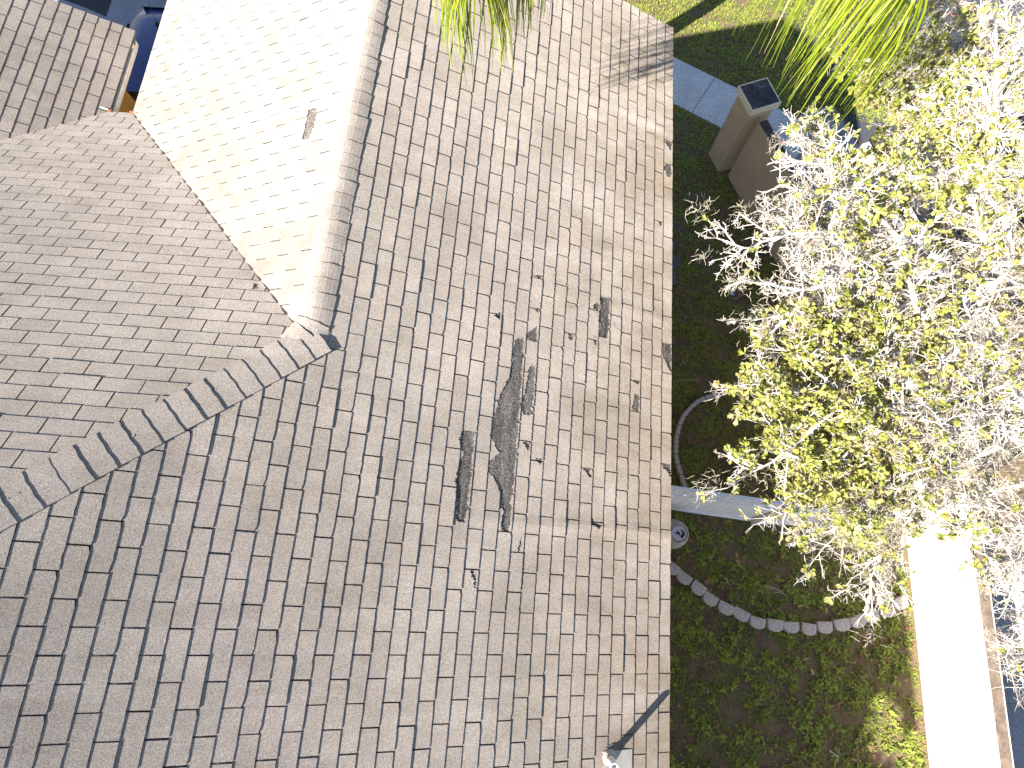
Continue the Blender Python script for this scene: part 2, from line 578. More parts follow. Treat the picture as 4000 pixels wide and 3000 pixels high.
A_holes = [px_poly(q, 1600, 1000, 1.276, nA, kA) for q in A_DMG]
A_holes.append(px_poly([(578, 1305), (645, 1325), (640, 1400)], 2350, 0, 2.371, nA, kA))
A_holes.append(px_poly([(580, 1520), (640, 1525), (640, 1645), (610, 1640), (580, 1570)], 2350, 0, 2.371, nA, kA))
A_holes.append(px_poly([(520, 515), (548, 515), (550, 560), (532, 545)], 2350, 650, 2.371, nA, kA))
nC = (-TN, 0, 1); kC = ZR - TN * ER
C_holes = [px_poly([(1975, 705), (2035, 695), (1995, 860), (1975, 890), (1937, 895), (1955, 800)], 0, 0, 1.6385, nC, kC)]
nB = (0, TN, 1); kB = ZR + TN * NP
B_holes = [px_poly([(230, 640), (268, 560), (325, 640)], 900, 900, 2.765, nB, kB)]


def inpoly(x, y, poly):
    c = np.zeros(np.shape(x), bool)
    n = len(poly)
    for i in range(n):
        x0, y0 = poly[i]; x1, y1 = poly[(i + 1) % n]
        if y0 == y1: continue
        cond = (y0 > y) != (y1 > y)
        xi = (x1 - x0) * (y - y0) / (y1 - y0) + x0
        c ^= cond & (x < xi)
    return c


def roof_plane(name, mat, O, U, V, umin, umax, vmin, vmax, inside, phase=0.0, holes=(), clips=(), ragged=1.0, heave=None, seed=0, seam=0.0025):
    """O origin on the eave line, U along the eave, V up the slope; every tab is its own little slab"""
    O = np.array(O, float); U = np.array(U, float); V = np.array(V, float)
    N = np.cross(U, V); N /= np.linalg.norm(N)
    if N[2] < 0: N = -N
    flip = np.cross(U, V)[2] < 0
    r = np.random.default_rng(100 + seed)
    hp = [[((np.array(p) - O) @ U, (np.array(p) - O) @ V) for p in h] for h in holes]
    hb = [(min(a for a, b in h), max(a for a, b in h), min(b for a, b in h), max(b for a, b in h)) for h in hp]
    verts = []; faces = []; tones = []; mid = []
    nv = 0
    j0 = int(math.floor(vmin / EXPO)); j1 = int(math.ceil(vmax / EXPO))
    for j in range(j0, j1):
        ph = phase + (0.5 * TAB if j % 2 else 0.0)
        k0 = int(math.floor((umin - ph) / TAB)) - 1; k1 = int(math.ceil((umax - ph) / TAB)) + 1
        cj = r.normal(0, 0.0012)
        for k in range(k0, k1):
            ua = ph + k * TAB; ub = ua + TAB; va = j * EXPO; vb = va + EXPO
            uc, vc = (ua + ub) / 2, (va + vb) / 2
            if ub < umin or ua > umax: continue
            # quick reject
            tst = [(ua, va), (ub, va), (ua, vb), (ub, vb), (uc, vc)]
            if not any(inside(a, b) for a, b in tst): continue
            near = math.exp(-((uc - 3.0) / 1.5) ** 2 - ((vc - 1.15) / 0.8) ** 2) if seed == 1 else 0.0
            dmg = any(not (ub < q[0] or ua > q[1] or vb < q[2] or va > q[3]) for q in hb)
            nu, nw = (50, 22) if dmg else ((22, 6) if near > .25 else (8, 3))
            gap = 0.0050
            uu = np.linspace(ua + gap, ub - gap, nu + 1)
            vv = np.linspace(va, vb - seam, nw + 1)
            gu, gv = np.meshgrid(uu, vv, indexing='ij')
            gu = gu.copy(); gv = gv.copy()
            # hand-laid irregularity, worn butt edge and rounded corners
            s = r.uniform(0, 100)
            worn = ragged * (0.5 + 0.8 * max(0.0, float(vnoise(uc * 1.3, vc * 1.7, seed))))
            worn += 1.6 * near
            fu = (gu - ua) / TAB
            fade = np.clip(1 - (gv - va) / EXPO, 0, 1)
            skew = r.normal(0, 0.0012)
            edge = cj + skew * (fu - 0.5) * 2 + worn * 0.0013 * (np.sin(gu * 90 + s) + np.sin(gu * 217 + 2 * s)) * 0.7
            edge = edge + r.normal(0, 0.0010 * worn, gu.shape[0])[:, None]
            if r.random() < 0.30 * ragged + .25 * near:
                edge = edge + (0.014 + .012 * near) * r.random() * np.clip((fu - 0.86) / 0.14, 0, 1) ** 2
            if r.random() < 0.18 * ragged:
                edge = edge + 0.014 * r.random() * np.clip((0.12 - fu) / 0.12, 0, 1) ** 2
            gv = gv + edge * fade
            du = r.normal(0, 0.0008) + worn * 0.0009 * np.sin(gv * 160 + s) + near * 0.0016 * np.sin(gv * 410 + 3 * s)
            gu = gu + du
            lift = 0.0080 + r.normal(0, 0.0005) + (r.random() < 0.05) * 0.003
            h = 0.0020 + (lift - 0.0020) * fade
            h = h + 0.0006 * np.maximum(0, vnoise(gu * 5, gv * 6, s)) * ragged
            if heave is not None: h = h + heave(gu, gv)
            keep = np.ones((nu, nw), bool)
            cu = 0.25 * (gu[:-1, :-1] + gu[1:, :-1] + gu[:-1, 1:] + gu[1:, 1:])
            cv = 0.25 * (gv[:-1, :-1] + gv[1:, :-1] + gv[:-1, 1:] + gv[1:, 1:])
            keep &= inside(cu, cv)
            if dmg:
                ju = cu + 0.010 * vnoise(cu * 22, cv * 30, 3) + 0.005 * vnoise(cu * 75, cv * 95, 2) + 0.004 * np.sin(cv * 330 + 31 * cu)
                jv = cv + 0.012 * vnoise(cu * 31, cv * 17, 8) + 0.007 * vnoise(cu * 90, cv * 70, 1) + r.normal(0, 0.0030, cu.shape)
                for q in hp: keep &= ~inpoly(ju, jv, q)
            if not keep.any(): continue
            P = O + gu[..., None] * U + gv[..., None] * V + h[..., None] * N
            Q = P - N * 0.0075
            m = (nu + 1) * (nw + 1)
            verts.append(P.reshape(-1, 3)); verts.append(Q.reshape(-1, 3))
            idx = np.arange(m).reshape(nu + 1, nw + 1) + nv
            t = float(np.clip(0.5 + r.normal(0, 0.12), 0, 1))
            ii, jj = np.nonzero(keep)
            f = np.stack([idx[ii, jj], idx[ii + 1, jj], idx[ii + 1, jj + 1], idx[ii, jj + 1]], 1)
            if flip: f = f[:, ::-1]
            faces.append(f); tones += [t] * len(f); mid += [0] * len(f)
            # side walls where a cell has no neighbour
            pad = np.zeros((nu + 2, nw + 2), bool); pad[1:-1, 1:-1] = keep
            for (di, dj, a, b) in ((0, -1, (0, 0), (1, 0)), (0, 1, (1, 1), (0, 1)), (-1, 0, (0, 1), (0, 0)), (1, 0, (1, 0), (1, 1))):
                e = keep & ~pad[1 + di:nu + 1 + di, 1 + dj:nw + 1 + dj]
                ei, ej = np.nonzero(e)
                if len(ei) == 0: continue
                p0 = idx[ei + a[0], ej + a[1]]; p1 = idx[ei + b[0], ej + b[1]]
                q = np.stack([p1, p0, p0 + m, p1 + m], 1)
                if flip: q = q[:, ::-1]
                faces.append(q); tones += [t] * len(q); mid += [1] * len(q)
            nv += 2 * m
    verts = np.vstack(verts); faces = np.vstack(faces)
    o = mesh_obj(name, verts, faces, None, house, False, tones, mats=[mat, M['edge']], midx=mid)
    for (co, no) in clips:       # keep the side the normal points to
        import bmesh
        bm = bmesh.new(); bm.from_mesh(o.data)
        bmesh.ops.bisect_plane(bm, geom=bm.verts[:] + bm.edges[:] + bm.faces[:], dist=1e-6, plane_co=co, plane_no=no, clear_inner=True)
        bm.to_mesh(o.data); bm.free()
    return o


def heaveA(u, v):
    h = 0
    for c, a, w in ((5.60, 0.0075, 0.055), (3.30, 0.0055, 0.06), (1.165, 0.0075, 0.05)):
        amp = a * np.clip((v - 0.0) / 0.2, 0.6, 1) * np.clip((2.4 - v) / 1.2, 0, 1)
        h = h + amp * np.exp(-((u - c - 0.02 * np.sin(v * 3)) / w) ** 2)
    h = h + 0.0035 * vnoise(u * 1.4, v * 1.9, 4)
    return h


RN = 7.12
# east slope: below the low ridge north of the apex, below the hip south of it
def insA(u, v):
    x = -v * CT
    return (v >= -0.02) & (u < RN) & (u > -6.9) & (x > np.where(np.asarray(u) > NP, ER, ER - (NP - np.asarray(u)))) & (x > E_MAIN)
roof_plane("roof_slope", M['shingle_east'], (0, 0, EZ), (0, 1, 0), (-CT, 0, ST), -3.0, RN, 0.0, 4.9, insA, 0.0, A_holes, (), 1.0, heaveA, 1)
# west slope, sunlit
roof_plane("roof_slope", M['shingle_west'], (EC, 0, EZ), (0, -1, 0), (CT, 0, ST), -RN, -1.9, 0.0, 3.46,
           lambda u, v: (-np.asarray(u) < RN) & (v < 3.44) & (-np.asarray(u) > NP - 0.3), 0.11, C_holes,
           [((ER, NP, 0), (-1 / math.sqrt(2) * -1, 1 / math.sqrt(2), 0))], 0.6, lambda u, v: 0.003 * vnoise(u * 1.5, v * 1.2, 9), 2, -0.004)
# north slope
def insB(u, v):
    x = np.asarray(u); y = NB - v * CT
    hip = (x < ER + 0.02) & (y < NB + 0.01) & (x - ER < (y - NP) + 1e9)
    return (x - ER < np.minimum(y - NP, NP - y)) & (x > -8.6) & (y > -1.2) | ((y >= NP) & (x - ER < -(y - NP) + 0.0) & (x > -8.6))
roof_plane("roof_slope", M['shingle_north'], (0, NB, EZ), (1, 0, 0), (0, -CT, ST), -8.6, ER, 0.0, 7.0,
           lambda u, v: insB(u, v), 0.05, B_holes,
           [((ER - 0.013, NP - 0.013, 0), (-1 / math.sqrt(2), -1 / math.sqrt(2), 0))] if False else (), 0.35, lambda u, v: 0.0012 * vnoise(u * 1.5, v * 1.2, 3), 3, 0.0006)
# garage wing, east-facing
roof_plane("roof_slope", M['shingle_east'], (ED, 0, EZ), (0, 1, 0), (-CT, 0, ST), 2.4, 6.57, 0.0, 3.4,
           lambda u, v: (np.asarray(u) < 6.57) & (v > -0.02), 0.2, (),
           [((ED, NB, 0), (1 / math.sqrt(2) * 1, 1 / math.sqrt(2), 0))] if False else [((ED, NB - 0.0, 0), (-1 / math.sqrt(2), 1 / math.sqrt(2), 0))], 0.5, lambda u, v: 0.0015 * vnoise(u * 1.5, v * 1.2, 5), 4, 0.0020)


def zA(x): return EZ - TN * x
def zC(x): return ZR + TN * (x - ER)
def zB(y): return ZR + TN * (NP - y)
def zD(x): return EZ + TN * (ED - x)


def deck(poly, zf, thick=0.02, drop=0.0015):
    vs = [(x, y, zf(x, y) - drop) for x, y in poly]
    n = len(vs)
    vs += [(x, y, z - thick) for x, y, z in vs[:n]]
    return vs, n


def deck_obj(poly, zf, mat, name="roof_deck"):
    b = MB()
    vs, n = deck(poly, zf)
    area = sum(poly[i][0] * poly[(i + 1) % n][1] - poly[(i + 1) % n][0] * poly[i][1] for i in range(n))
    fs = [tuple(range(n)), tuple(range(2 * n - 1, n - 1, -1))] + [(i, n + i, n + (i + 1) % n, (i + 1) % n) for i in range(n)]
    if area < 0: fs = [q[::-1] for q in fs]
    b.add(vs, fs)
    return b.build(name, mat, house)


YM = NP - (ER - E_MAIN)           # where the main ridge starts
SY = -6.2
deck_obj([(0.0, SY), (0.0, RN), (ER, RN), (ER, NP), (E_MAIN, YM), (E_MAIN, SY)], lambda x, y: zA(x), M['bare'])
deck_obj([(EC + 0.02, RN), (EC + 0.02, NB - 0.01), (ER, NP), (ER, RN)][::-1], lambda x, y: zC(x), M['bare'])
deck_obj([(ER, NP), (EC, NB), (ED - 0.0, NB), (-9.56, NP), (-12.0, NP), (-12.0, YM + 5.5), (E_MAIN, YM)], lambda x, y: zB(y), M['bare'])
deck_obj([(ED, NB), (ED, 6.57), (-9.56, 6.57), (-9.56, NP)], lambda x, y: zD(x), M['bare'])
deck_obj([(-9.56, NP), (-9.56, 6.57), (-12.6, 6.57), (-12.6, NP)], lambda x, y: EZ + TN * (-9.56 - ED) * -1 + TN * (x + 9.56), M['shingle_west'])
deck_obj([(E_MAIN, YM), (-12.0, YM + 5.5), (-12.0, SY), (E_MAIN, SY)], lambda x, y: zA(E_MAIN) + TN * (x - E_MAIN), M['shingle_west'])

# ridge and hip caps
def cap_piece(p0, dirv, sideA, sideB, up, length, half, lift0, lift1, t, w=1.0, edge_drop=0.0):
    """saddle-shaped cap: p0 on the crest at the butt end, dirv towards the head"""
    b = MB(); rings = []
    n = 10
    p0 = np.array(p0, float)
    for s in (0.0, 0.5, 1.0):
        lift = lift0 + (lift1 - lift0) * s
        hw = half * (1.0 - 0.10 * s) * w
        row = []; low = []
        for i in range(n + 1):
            q = -1 + 2 * i / n
            side = sideA if q < 0 else sideB
            a = abs(q)
            pt = p0 + dirv * length * s + side * hw * a
            rr = 0.013 * math.exp(-(a * hw / 0.030) ** 2)
            wob = 0.003 * math.sin(i * 1.7 + t * 40)
            pt = pt + up * (lift * (1 - edge_drop * a ** 3) - rr) + dirv * (wob if s == 0 else 0)
            row.append(pt); low.append(pt - up * (0.006 if s == 0 else 0.004))
        rings.append(row + low[::-1])
    b.rings(rings, True, True, t)
    return b.build("ridge_cap", M['shingle_cap'], house, False)


def nz(v): v = np.array(v, float); return v / np.linalg.norm(v)
sideE = nz((1, 0, -TN)); sideW = nz((-1, 0, -TN)); upv = np.array([0, 0, 1.0])
y = RN - 0.02; i = 0
crest = np.array([ER, 0, ZR + 0.012])
ry = []
while y > NP + 0.26:
    ry.append(y); y -= 0.127 + rng.normal(0, 0.003)
for i, y in enumerate(ry):
    cap_piece((ER + rng.normal(0, 0.003), y, ZR + 0.004), np.array([0, -1.0, 0]), sideE, sideW, upv, 0.24, 0.150, 0.0180 + 0.002 * rng.random(), 0.008, 0.5 + rng.normal(0, .15), 1.0, 0.48)
hipd = nz((-1, -1, TN))
# directions across the hip, lying in each slope, square to the hip
nAv = nz((TN, 0, 1)); nBv = nz((0, TN, 1))
sA = nz(np.cross(hipd, nAv)); sA = sA if sA[0] > 0 else -sA
sB = nz(np.cross(hipd, nBv)); sB = sB if sB[0] < 0 else -sB
hup = nz(nAv + nBv)
s = -0.10; i = 0
while s < 3.1:
    p = np.array([ER, NP, ZR + 0.003]) + hipd * s
    big = (i == 0)
    cap_piece(p, hipd, sA, sB, hup, 0.26, 0.152, (0.026 if big else 0.0195 + 0.005 * rng.random()), 0.009, 0.5 + rng.normal(0, .12), 1.0)
    s += 0.140 + rng.normal(0, 0.004); i += 1

for q, (dx, dy, an, lf) in enumerate(((-0.004, 0.175, 0.30, .019), (-0.028, 0.085, 0.62, .022))):
    dv = nz((-math.sin(an), -math.cos(an), 0.10 * q))
    sE = nz((math.cos(an), -math.sin(an), -TN)); sW = nz((-math.cos(an), math.sin(an), -TN * .8))
    cap_piece((ER + dx, NP + dy, ZR + 0.006 + .004 * q), dv, sE, sW, upv, 0.22, 0.148, lf, 0.010, 0.45, 1.0, 0.25)

# ragged dark strip standing in for the shaded gap along the valley
vb = MB(); pts = []
vl = np.linspace(0, 1, 60)
for a in vl:
    x = EC + 0.03 + a * (ER - 0.10 - EC); yv = NP - (x - ER)
    pts.append((x, yv, zC(x)))
rows = []
for i, (x, yv, z) in enumerate(pts):
    w = 0.0055 + 0.0035 * abs(math.sin(i * 1.3) + math.sin(i * 0.47)) + (0.004 if i < 18 else 0)
    jx = 0.006 * math.sin(i * 0.9) * (1.6 if i < 20 else 0.5)
    c = np.array([x + jx * 0.7, yv + jx * 0.7, z + 0.0085])
    pr = nz((1, 1, 0))
    rows.append([c - pr * w, c + pr * w])
vb.rings(rows, False, False, 0.5)
vb.build("valley_gap_shade", M['grime_gap_shade'], house)

# fascia, soffit, drip edge
fb = MB()
fb.box(ED - 0.03, ED + 0.0, NB + 0.03, 6.40, EZ - 0.115, EZ - 0.022)
fb.box(ED + 0.002, ED + 0.022, NB + 0.03, 6.33, EZ - 0.055, EZ - 0.024)
fb.prism([(ED - 0.03, 6.40), (ED, 6.40), (ED - 0.01, 6.47), (ED - 0.03, 6.50)], EZ - 0.115, EZ - 0.06)
fb.build("fascia", M['fascia'], house)
fb = MB(); fb.box(-0.05, -0.02, SY, RN - 0.03, EZ - 0.18, EZ - 0.012); fb.build("fascia", M['fascia'], house)
fb = MB(); fb.box(EC + 0.02, EC + 0.05, NB, RN - 0.03, EZ - 0.18, EZ - 0.012); fb.build("fascia", M['fascia'], house)
fb = MB(); fb.box(ED + 0.01, EC - 0.01, NB - 0.045, NB - 0.02, EZ - 0.18, EZ - 0.03); fb.build("fascia", M['rust'], house)
db = MB(); db.box(-0.012, 0.004, SY, RN, EZ - 0.05, EZ - 0.001); db.build("drip_edge", M['flash'], house)
for x0, x1 in ((0.0, ER), (ER, EC)):
    b = MB()
    z0, z1 = (EZ, ZR) if x0 == 0.0 else (ZR, EZ)
    b.add([(x0, RN - 0.012, z0 - 0.006), (x1, RN - 0.012, z1 - 0.006), (x1, RN - 0.012, z1 - 0.19), (x0, RN - 0.012, z0 - 0.19),
           (x0, RN - 0.04, z0 - 0.006), (x1, RN - 0.04, z1 - 0.006), (x1, RN - 0.04, z1 - 0.19), (x0, RN - 0.04, z0 - 0.19)],
          [(0, 1, 2, 3), (7, 6, 5, 4), (0, 4, 5, 1), (3, 2, 6, 7), (0, 3, 7, 4), (1, 5, 6, 2)])
    b.build("bargeboard", M['fascia'], house)

# walls
wl = MB()
wl.box(-0.72, -0.52, SY + 0.5, 6.60, 0, EZ - 0.03)
wl.box(-5.66, -5.46, 4.9, 6.60, 0, EZ - 0.03)
wl.box(-5.46, -0.72, 6.40, 6.60, 0, EZ - 0.03)
wl.add([(-5.66, 6.6, EZ - 0.03), (-0.52, 6.6, EZ - 0.03), (ER, 6.6, ZR - 0.25), (-5.66, 6.4, EZ - 0.03), (-0.52, 6.4, EZ - 0.03), (ER, 6.4, ZR - 0.25)],
       [(0, 2, 1), (3, 4, 5), (0, 3, 5, 2), (1, 2, 5, 4)])
wl.box(-6.86, -5.66, 4.90, 5.08, 0, EZ - 0.2)
wl.box(-7.06, -6.86, 4.70, 6.20, 0, EZ - 0.03)
wl.box(-12.0, -7.06, 6.00, 6.20, 0, EZ - 0.03)
wl.box(-12.0, -11.8, SY + 0.5, 6.0, 0, EZ - 0.03)
wl.box(-11.8, -0.72, SY + 0.3, SY + 0.5, 0, EZ - 0.03)
wl.build("wall", M['stucco_house'], house)

# small loose pieces at the wing's eave corner
sb = MB(); p = hit(425, 430, (0, 0, 1), EZ + 0.03); sb.tube([hit(372, 413, (0, 0, 1), EZ + 0.05), hit(422, 427, (0, 0, 1), EZ + 0.03)], 0.006, 5)
sb.build("metal_strip", M['pvc'], house)
for (px, py) in ((427, 432), (516, 440)):
    sb = MB()
    q = hit(px, py, (0, 0, 1), EZ + 0.006); n = 9
    rr = [0.030 * (1 + 0.3 * math.sin(i * 2.1)) for i in range(n)]
    sb.prism([(q[0] + rr[i] * math.cos(6.283 * i / n), q[1] + 0.7 * rr[i] * math.sin(6.283 * i / n)) for i in range(n)], q[2] - 0.01, q[2] + 0.008)
    sb.build("valley_flashing", M['rust'], house)

# plumbing vent
vp = hit(2381, 2957, nA, kA)
pb = MB()
R0, R1, Hh = 0.031, 0.023, 0.235
n = 20
def circ(r, z, cx=vp[0], cy=vp[1]): return [(cx + r * math.cos(2 * math.pi * i / n), cy + r * math.sin(2 * math.pi * i / n), z) for i in range(n)]
zt = vp[2] + Hh
pb.rings([circ(R0, vp[2] - 0.04), circ(R0, zt), circ(R0 * 0.98, zt + 0.002), circ(R1, zt + 0.002), circ(R1, vp[2] + 0.03)], True, True)
vent = pb.build("vent_pipe", M['pvc'], house, True)
fl = MB()
c0 = vp + np.array([0.06, -0.05, 0])
def onA(x, y, h): return (x, y, zA(x) + h)
fl.add([onA(vp[0] - 0.05, vp[1] - 0.17, .012), onA(vp[0] + 0.20, vp[1] - 0.17, .010), onA(vp[0] + 0.20, vp[1] + 0.045, .010), onA(vp[0] - 0.05, vp[1] + 0.045, .012),
        onA(vp[0] - 0.05, vp[1] - 0.17, -.002), onA(vp[0] + 0.20, vp[1] - 0.17, -.002), onA(vp[0] + 0.20, vp[1] + 0.045, -.002), onA(vp[0] - 0.05, vp[1] + 0.045, -.002)],
       [(0, 1, 2, 3), (7, 6, 5, 4), (0, 4, 5, 1), (1, 5, 6, 2), (2, 6, 7, 3), (3, 7, 4, 0)])
def circA(r, h): return [(vp[0] + r * math.cos(2 * math.pi * i / n), vp[1] + r * math.sin(2 * math.pi * i / n), zA(vp[0] + r * math.cos(2 * math.pi * i / n)) + h) for i in range(n)]
fl.rings([circA(0.062, 0.008), circA(0.05, 0.03), circA(0.036, 0.05)], True, False)
fl.build("vent_flashing", M['flash'], house)
twg = empty("fallen_twig", tuple(hit(2358, 2942, nA, kA)), "short pale twig caught on the shingles beside the vent pipe", "twig")
tb = MB(); a = hit(2352, 2940, nA, kA + 0.02); b_ = hit(2386, 2945, nA, kA + 0.03)
tb.tube([a, (a + b_) / 2 + np.array([0, 0.004, 0.01]), b_], [0.002, 0.004, 0.003], 5); tb.build("stem", M['bark'], twg)

# ------------------------------------------------------------------ boundary walls and pillars
def pillar(name, cx, cy, ang, h, w, capw, label, st, tr, tp):
    t = empty(name, (cx, cy, 0), label, "pillar", "square wall pillars")
    def sq(hw): return [(cx + hw * (math.cos(ang) * a - math.sin(ang) * b), cy + hw * (math.sin(ang) * a + math.cos(ang) * b)) for a, b in ((-1, -1), (1, -1), (1, 1), (-1, 1))]
    b = MB(); b.prism(sq(w / 2), -0.1, h - 0.13); b.build("shaft", st, t)
    b = MB(); b.prism(sq(capw / 2), h - 0.13, h); c = b.build("cap", tr, t)
    b = MB()
    inset = capw / 2 - 0.018
    q = sq(inset)
    # stained top with an uneven rim
    pl = []
    for i in range(4):
        p0 = np.array(q[i]); p1 = np.array(q[(i + 1) % 4])
        for s in np.linspace(0, 1, 12, endpoint=False):
            m_ = p0 + (p1 - p0) * s; cc = np.array([cx, cy])
            pl.append(tuple(m_ + (cc - m_) * (0.012 + 0.03 * abs(math.sin(s * 9 + i * 2.0 + s * s * 14)))))
    b.prism(pl, h, h + 0.003); b.build("stain", tp, c)
    return t


p1c = (at(2882, 337, 1.9) + at(3055, 398, 1.9)) / 2
ang1 = math.atan2(*(at(3000, 302, 1.9) - at(2882, 337, 1.9))[[1, 0]])
pillar("wall_pillar", p1c[0], p1c[1], ang1, 1.90, 0.50, 0.60, "tall tan stucco pillar with a sooty dark cap beside the sidewalk", M['stucco'], M['captrim'], M['captop'])
pillar("wall_pillar", 5.93, 2.12, math.radians(8), 1.72, 0.48, 0.58, "sunlit pillar half hidden by twigs where the boundary wall bends", M['whitewall'], M['captrim'], M['walltop'])


def wall(name, a, b, th, h, mat, top, label):
    a = np.array(a, float); b = np.array(b, float); d = (b - a) / np.linalg.norm(b - a); n_ = np.array([d[1], -d[0]])
    if n_[0] < 0: n_ = -n_
    t = empty(name, (a[0], a[1], 0), label, "wall")
    def pl(o0, o1): return [tuple(a + n_ * o0), tuple(a + n_ * o1), tuple(b + n_ * o1), tuple(b + n_ * o0)]
    def ccw(p): return p if sum(p[i][0] * p[(i + 1) % 4][1] - p[(i + 1) % 4][0] * p[i][1] for i in range(4)) > 0 else p[::-1]
    m = MB(); m.prism(ccw(pl(0, th)), -0.1, h); m.build("wall_panel", mat, t)
    m = MB(); m.prism(ccw(pl(0.012, th - 0.022)), h, h + 0.004); m.build("wall_top", top, t)


w1base = np.array([2.56, 8.98])
wall("boundary_wall", w1base, (5.70, 2.42), 0.20, 1.62, M['stucco'], M['walltop_dark'], "tan stucco boundary wall running from the dark-capped pillar under the oak")
wall("boundary_wall", (5.62, 1.86), (5.60, -9.0), 0.20, 1.50, M['whitewall'], M['walltop'], "glaring white sunlit wall with a brown stained top at the lower right")

# ------------------------------------------------------------------ vinyl fence
def fence_panel(t, a, b, h, lean):
    a = np.array(a, float); b = np.array(b, float)
    L = np.linalg.norm(b - a); d = (b - a) / L; n_ = np.array([d[1], -d[0]])      # faces south
    if n_[1] > 0: n_ = -n_
    def P(s, o, z): q = a + d * s + n_ * (o - lean * z); return np.array([q[0], q[1], z])
    def slab(m, s0, s1, o0, o1, z0, z1):
        v = [P(s0, o0, z0), P(s1, o0, z0), P(s1, o1, z0), P(s0, o1, z0), P(s0, o0, z1), P(s1, o0, z1), P(s1, o1, z1), P(s0, o1, z1)]
        m.add(v, [(0, 1, 2, 3), (7, 6, 5, 4), (0, 4, 5, 1), (1, 5, 6, 2), (2, 6, 7, 3), (3, 7, 4, 0)])
    m = MB(); k = 0; s = 0.06
    while s < L - 0.06:
        slab(m, s, min(s + 0.146, L - 0.06), 0.0, 0.022, 0.05, h - 0.46); s += 0.156
    m.build("board_panel", M['vinyl'], t)
    for z0, z1 in ((0.02, 0.12), (h - 0.49, h - 0.43), (h - 0.05, h)):
        m = MB(); slab(m, 0.0, L, -0.018, 0.04, z0, z1); m.build("rail", M['vinyl'], t)
    m = MB(); zz0, zz1 = h - 0.43, h - 0.05
    for s in np.arange(-0.38, L, 0.150):
        for sg in (1, -1):
            s0 = s if sg > 0 else s + 0.38
            s1 = s0 + sg * 0.38
            if min(s0, s1) < 0 or max(s0, s1) > L: continue
            v = [P(s0, 0.006, zz0), P(s0 + 0.045, 0.006, zz0), P(s1 + 0.045, 0.006, zz1), P(s1, 0.006, zz1)]
            o = 0.012
            v += [q + np.array([n_[0], n_[1], 0]) * o for q in v]
            m.add(v, [(0, 1, 2, 3), (7, 6, 5, 4), (0, 4, 5, 1), (1, 5, 6, 2), (2, 6, 7, 3), (3, 7, 4, 0)])
    m.build("lattice", M['vinyl'], t)
    m = MB(); slab(m, -0.11, 0.0, -0.045, 0.065, 0, h + 0.03); m.build("post", M['vinyl'], t)


fa = at(2590, 1985, 0); fb_ = at(2925, 2028, 0); fc = at(3150, 2046, 0)
t = empty("vinyl_fence", (fa[0], fa[1], 0), "white vinyl fence panel with lattice top starting under the roof eave", "fence")
fence_panel(t, (0.35, 1.93), fb_[:2] - (0.02, 0), 1.83, 0.075)
t = empty("vinyl_gate", (fb_[0], fb_[1], 0), "white vinyl gate standing slightly askew, half under the oak twigs", "gate")
fence_panel(t, fb_[:2] + (0.13, -0.035), fc[:2], 1.68, 0.075)
t = empty("vinyl_fence", (fc[0], fc[1], 0), "far white vinyl fence panel hidden under the oak, ending at the sunlit wall", "fence")
fence_panel(t, fc[:2] + (0.13, -0.03), (5.5, 1.95), 1.83, 0.10)

# ------------------------------------------------------------------ edging blocks
ordn = ["first", "second", "third", "fourth", "fifth", "sixth", "seventh", "eighth", "ninth", "tenth", "eleventh", "twelfth", "thirteenth", "fourteenth", "fifteenth", "sixteenth", "seventeenth"]
arc = [(35, 480), (108, 540), (190, 600), (262, 665), (352, 718), (443, 755), (538, 802), (643, 817), (740, 829), (842, 840), (936, 830), (1037, 815), (1130, 795), (1212, 766), (1302, 735), (1383, 688)]
arcw = [at(2600 + x / 1.508, 1900 + y / 1.508, 0.06) for x, y in arc]
ctr = np.array([3.35, 2.6])
for i, p in enumerate(arcw):
    a = arcw[max(i - 1, 0)]; b = arcw[min(i + 1, len(arcw) - 1)]
    d = nz((b - a)[:2]); o = np.array([-d[1], d[0]])
    if o @ (np.array([3.3, 1.5]) - p[:2]) > 0: o = -o      # outwards, away from the bed
    L = 0.138 + rng.normal(0, 0.004); D = 0.185 + rng.normal(0, 0.006)
    rt = rng.normal(0, 0.10)
    prof = [(-L, -D * 0.5), (L, -D * 0.5), (L * 1.0, -D * 0.1), (L * 0.92, D * 0.30), (L * 0.50, D * 0.52), (0, D * 0.56), (-L * 0.50, D * 0.50), (-L * 0.92, D * 0.28), (-L * 1.0, -D * 0.1)]
    def W2(q, sc=1.0, sh=0.0):
        x, y = q[0] * sc, q[1] * sc
        x, y = x * math.cos(rt) - y * math.sin(rt), x * math.sin(rt) + y * math.cos(rt)
        return (p[0] + d[0] * x + o[0] * y, p[1] + d[1] * x + o[1] * y)
    poly = [W2(q) for q in prof]; top = [W2(q, 0.93) for q in prof]
    ar = sum(poly[k][0] * poly[(k + 1) % 9][1] - poly[(k + 1) % 9][0] * poly[k][1] for k in range(9))
    if ar < 0: poly = poly[::-1]; top = top[::-1]
    zt = 0.095 + rng.normal(0, 0.006)
    m = MB(); m.prism(poly, -0.03, zt - 0.012); m.prism([tuple(q) for q in poly], zt - 0.012, zt, 0.5, top)
    ob = m.build("edging_block", M['block'], None, False, loc=(p[0], p[1], 0))
    lab = "concrete edging block in the curved lawn border, %s counted from the roof edge" % ordn[i]
    if i == 0: lab = "half hidden edging block, nearest the roof eave, starting the curved lawn border"
    if i == len(arcw) - 1: lab = "last pale edging block of the curved border, touching the white sunlit wall"
    tag(ob, lab, "paving block", "edging blocks of the curved lawn border")

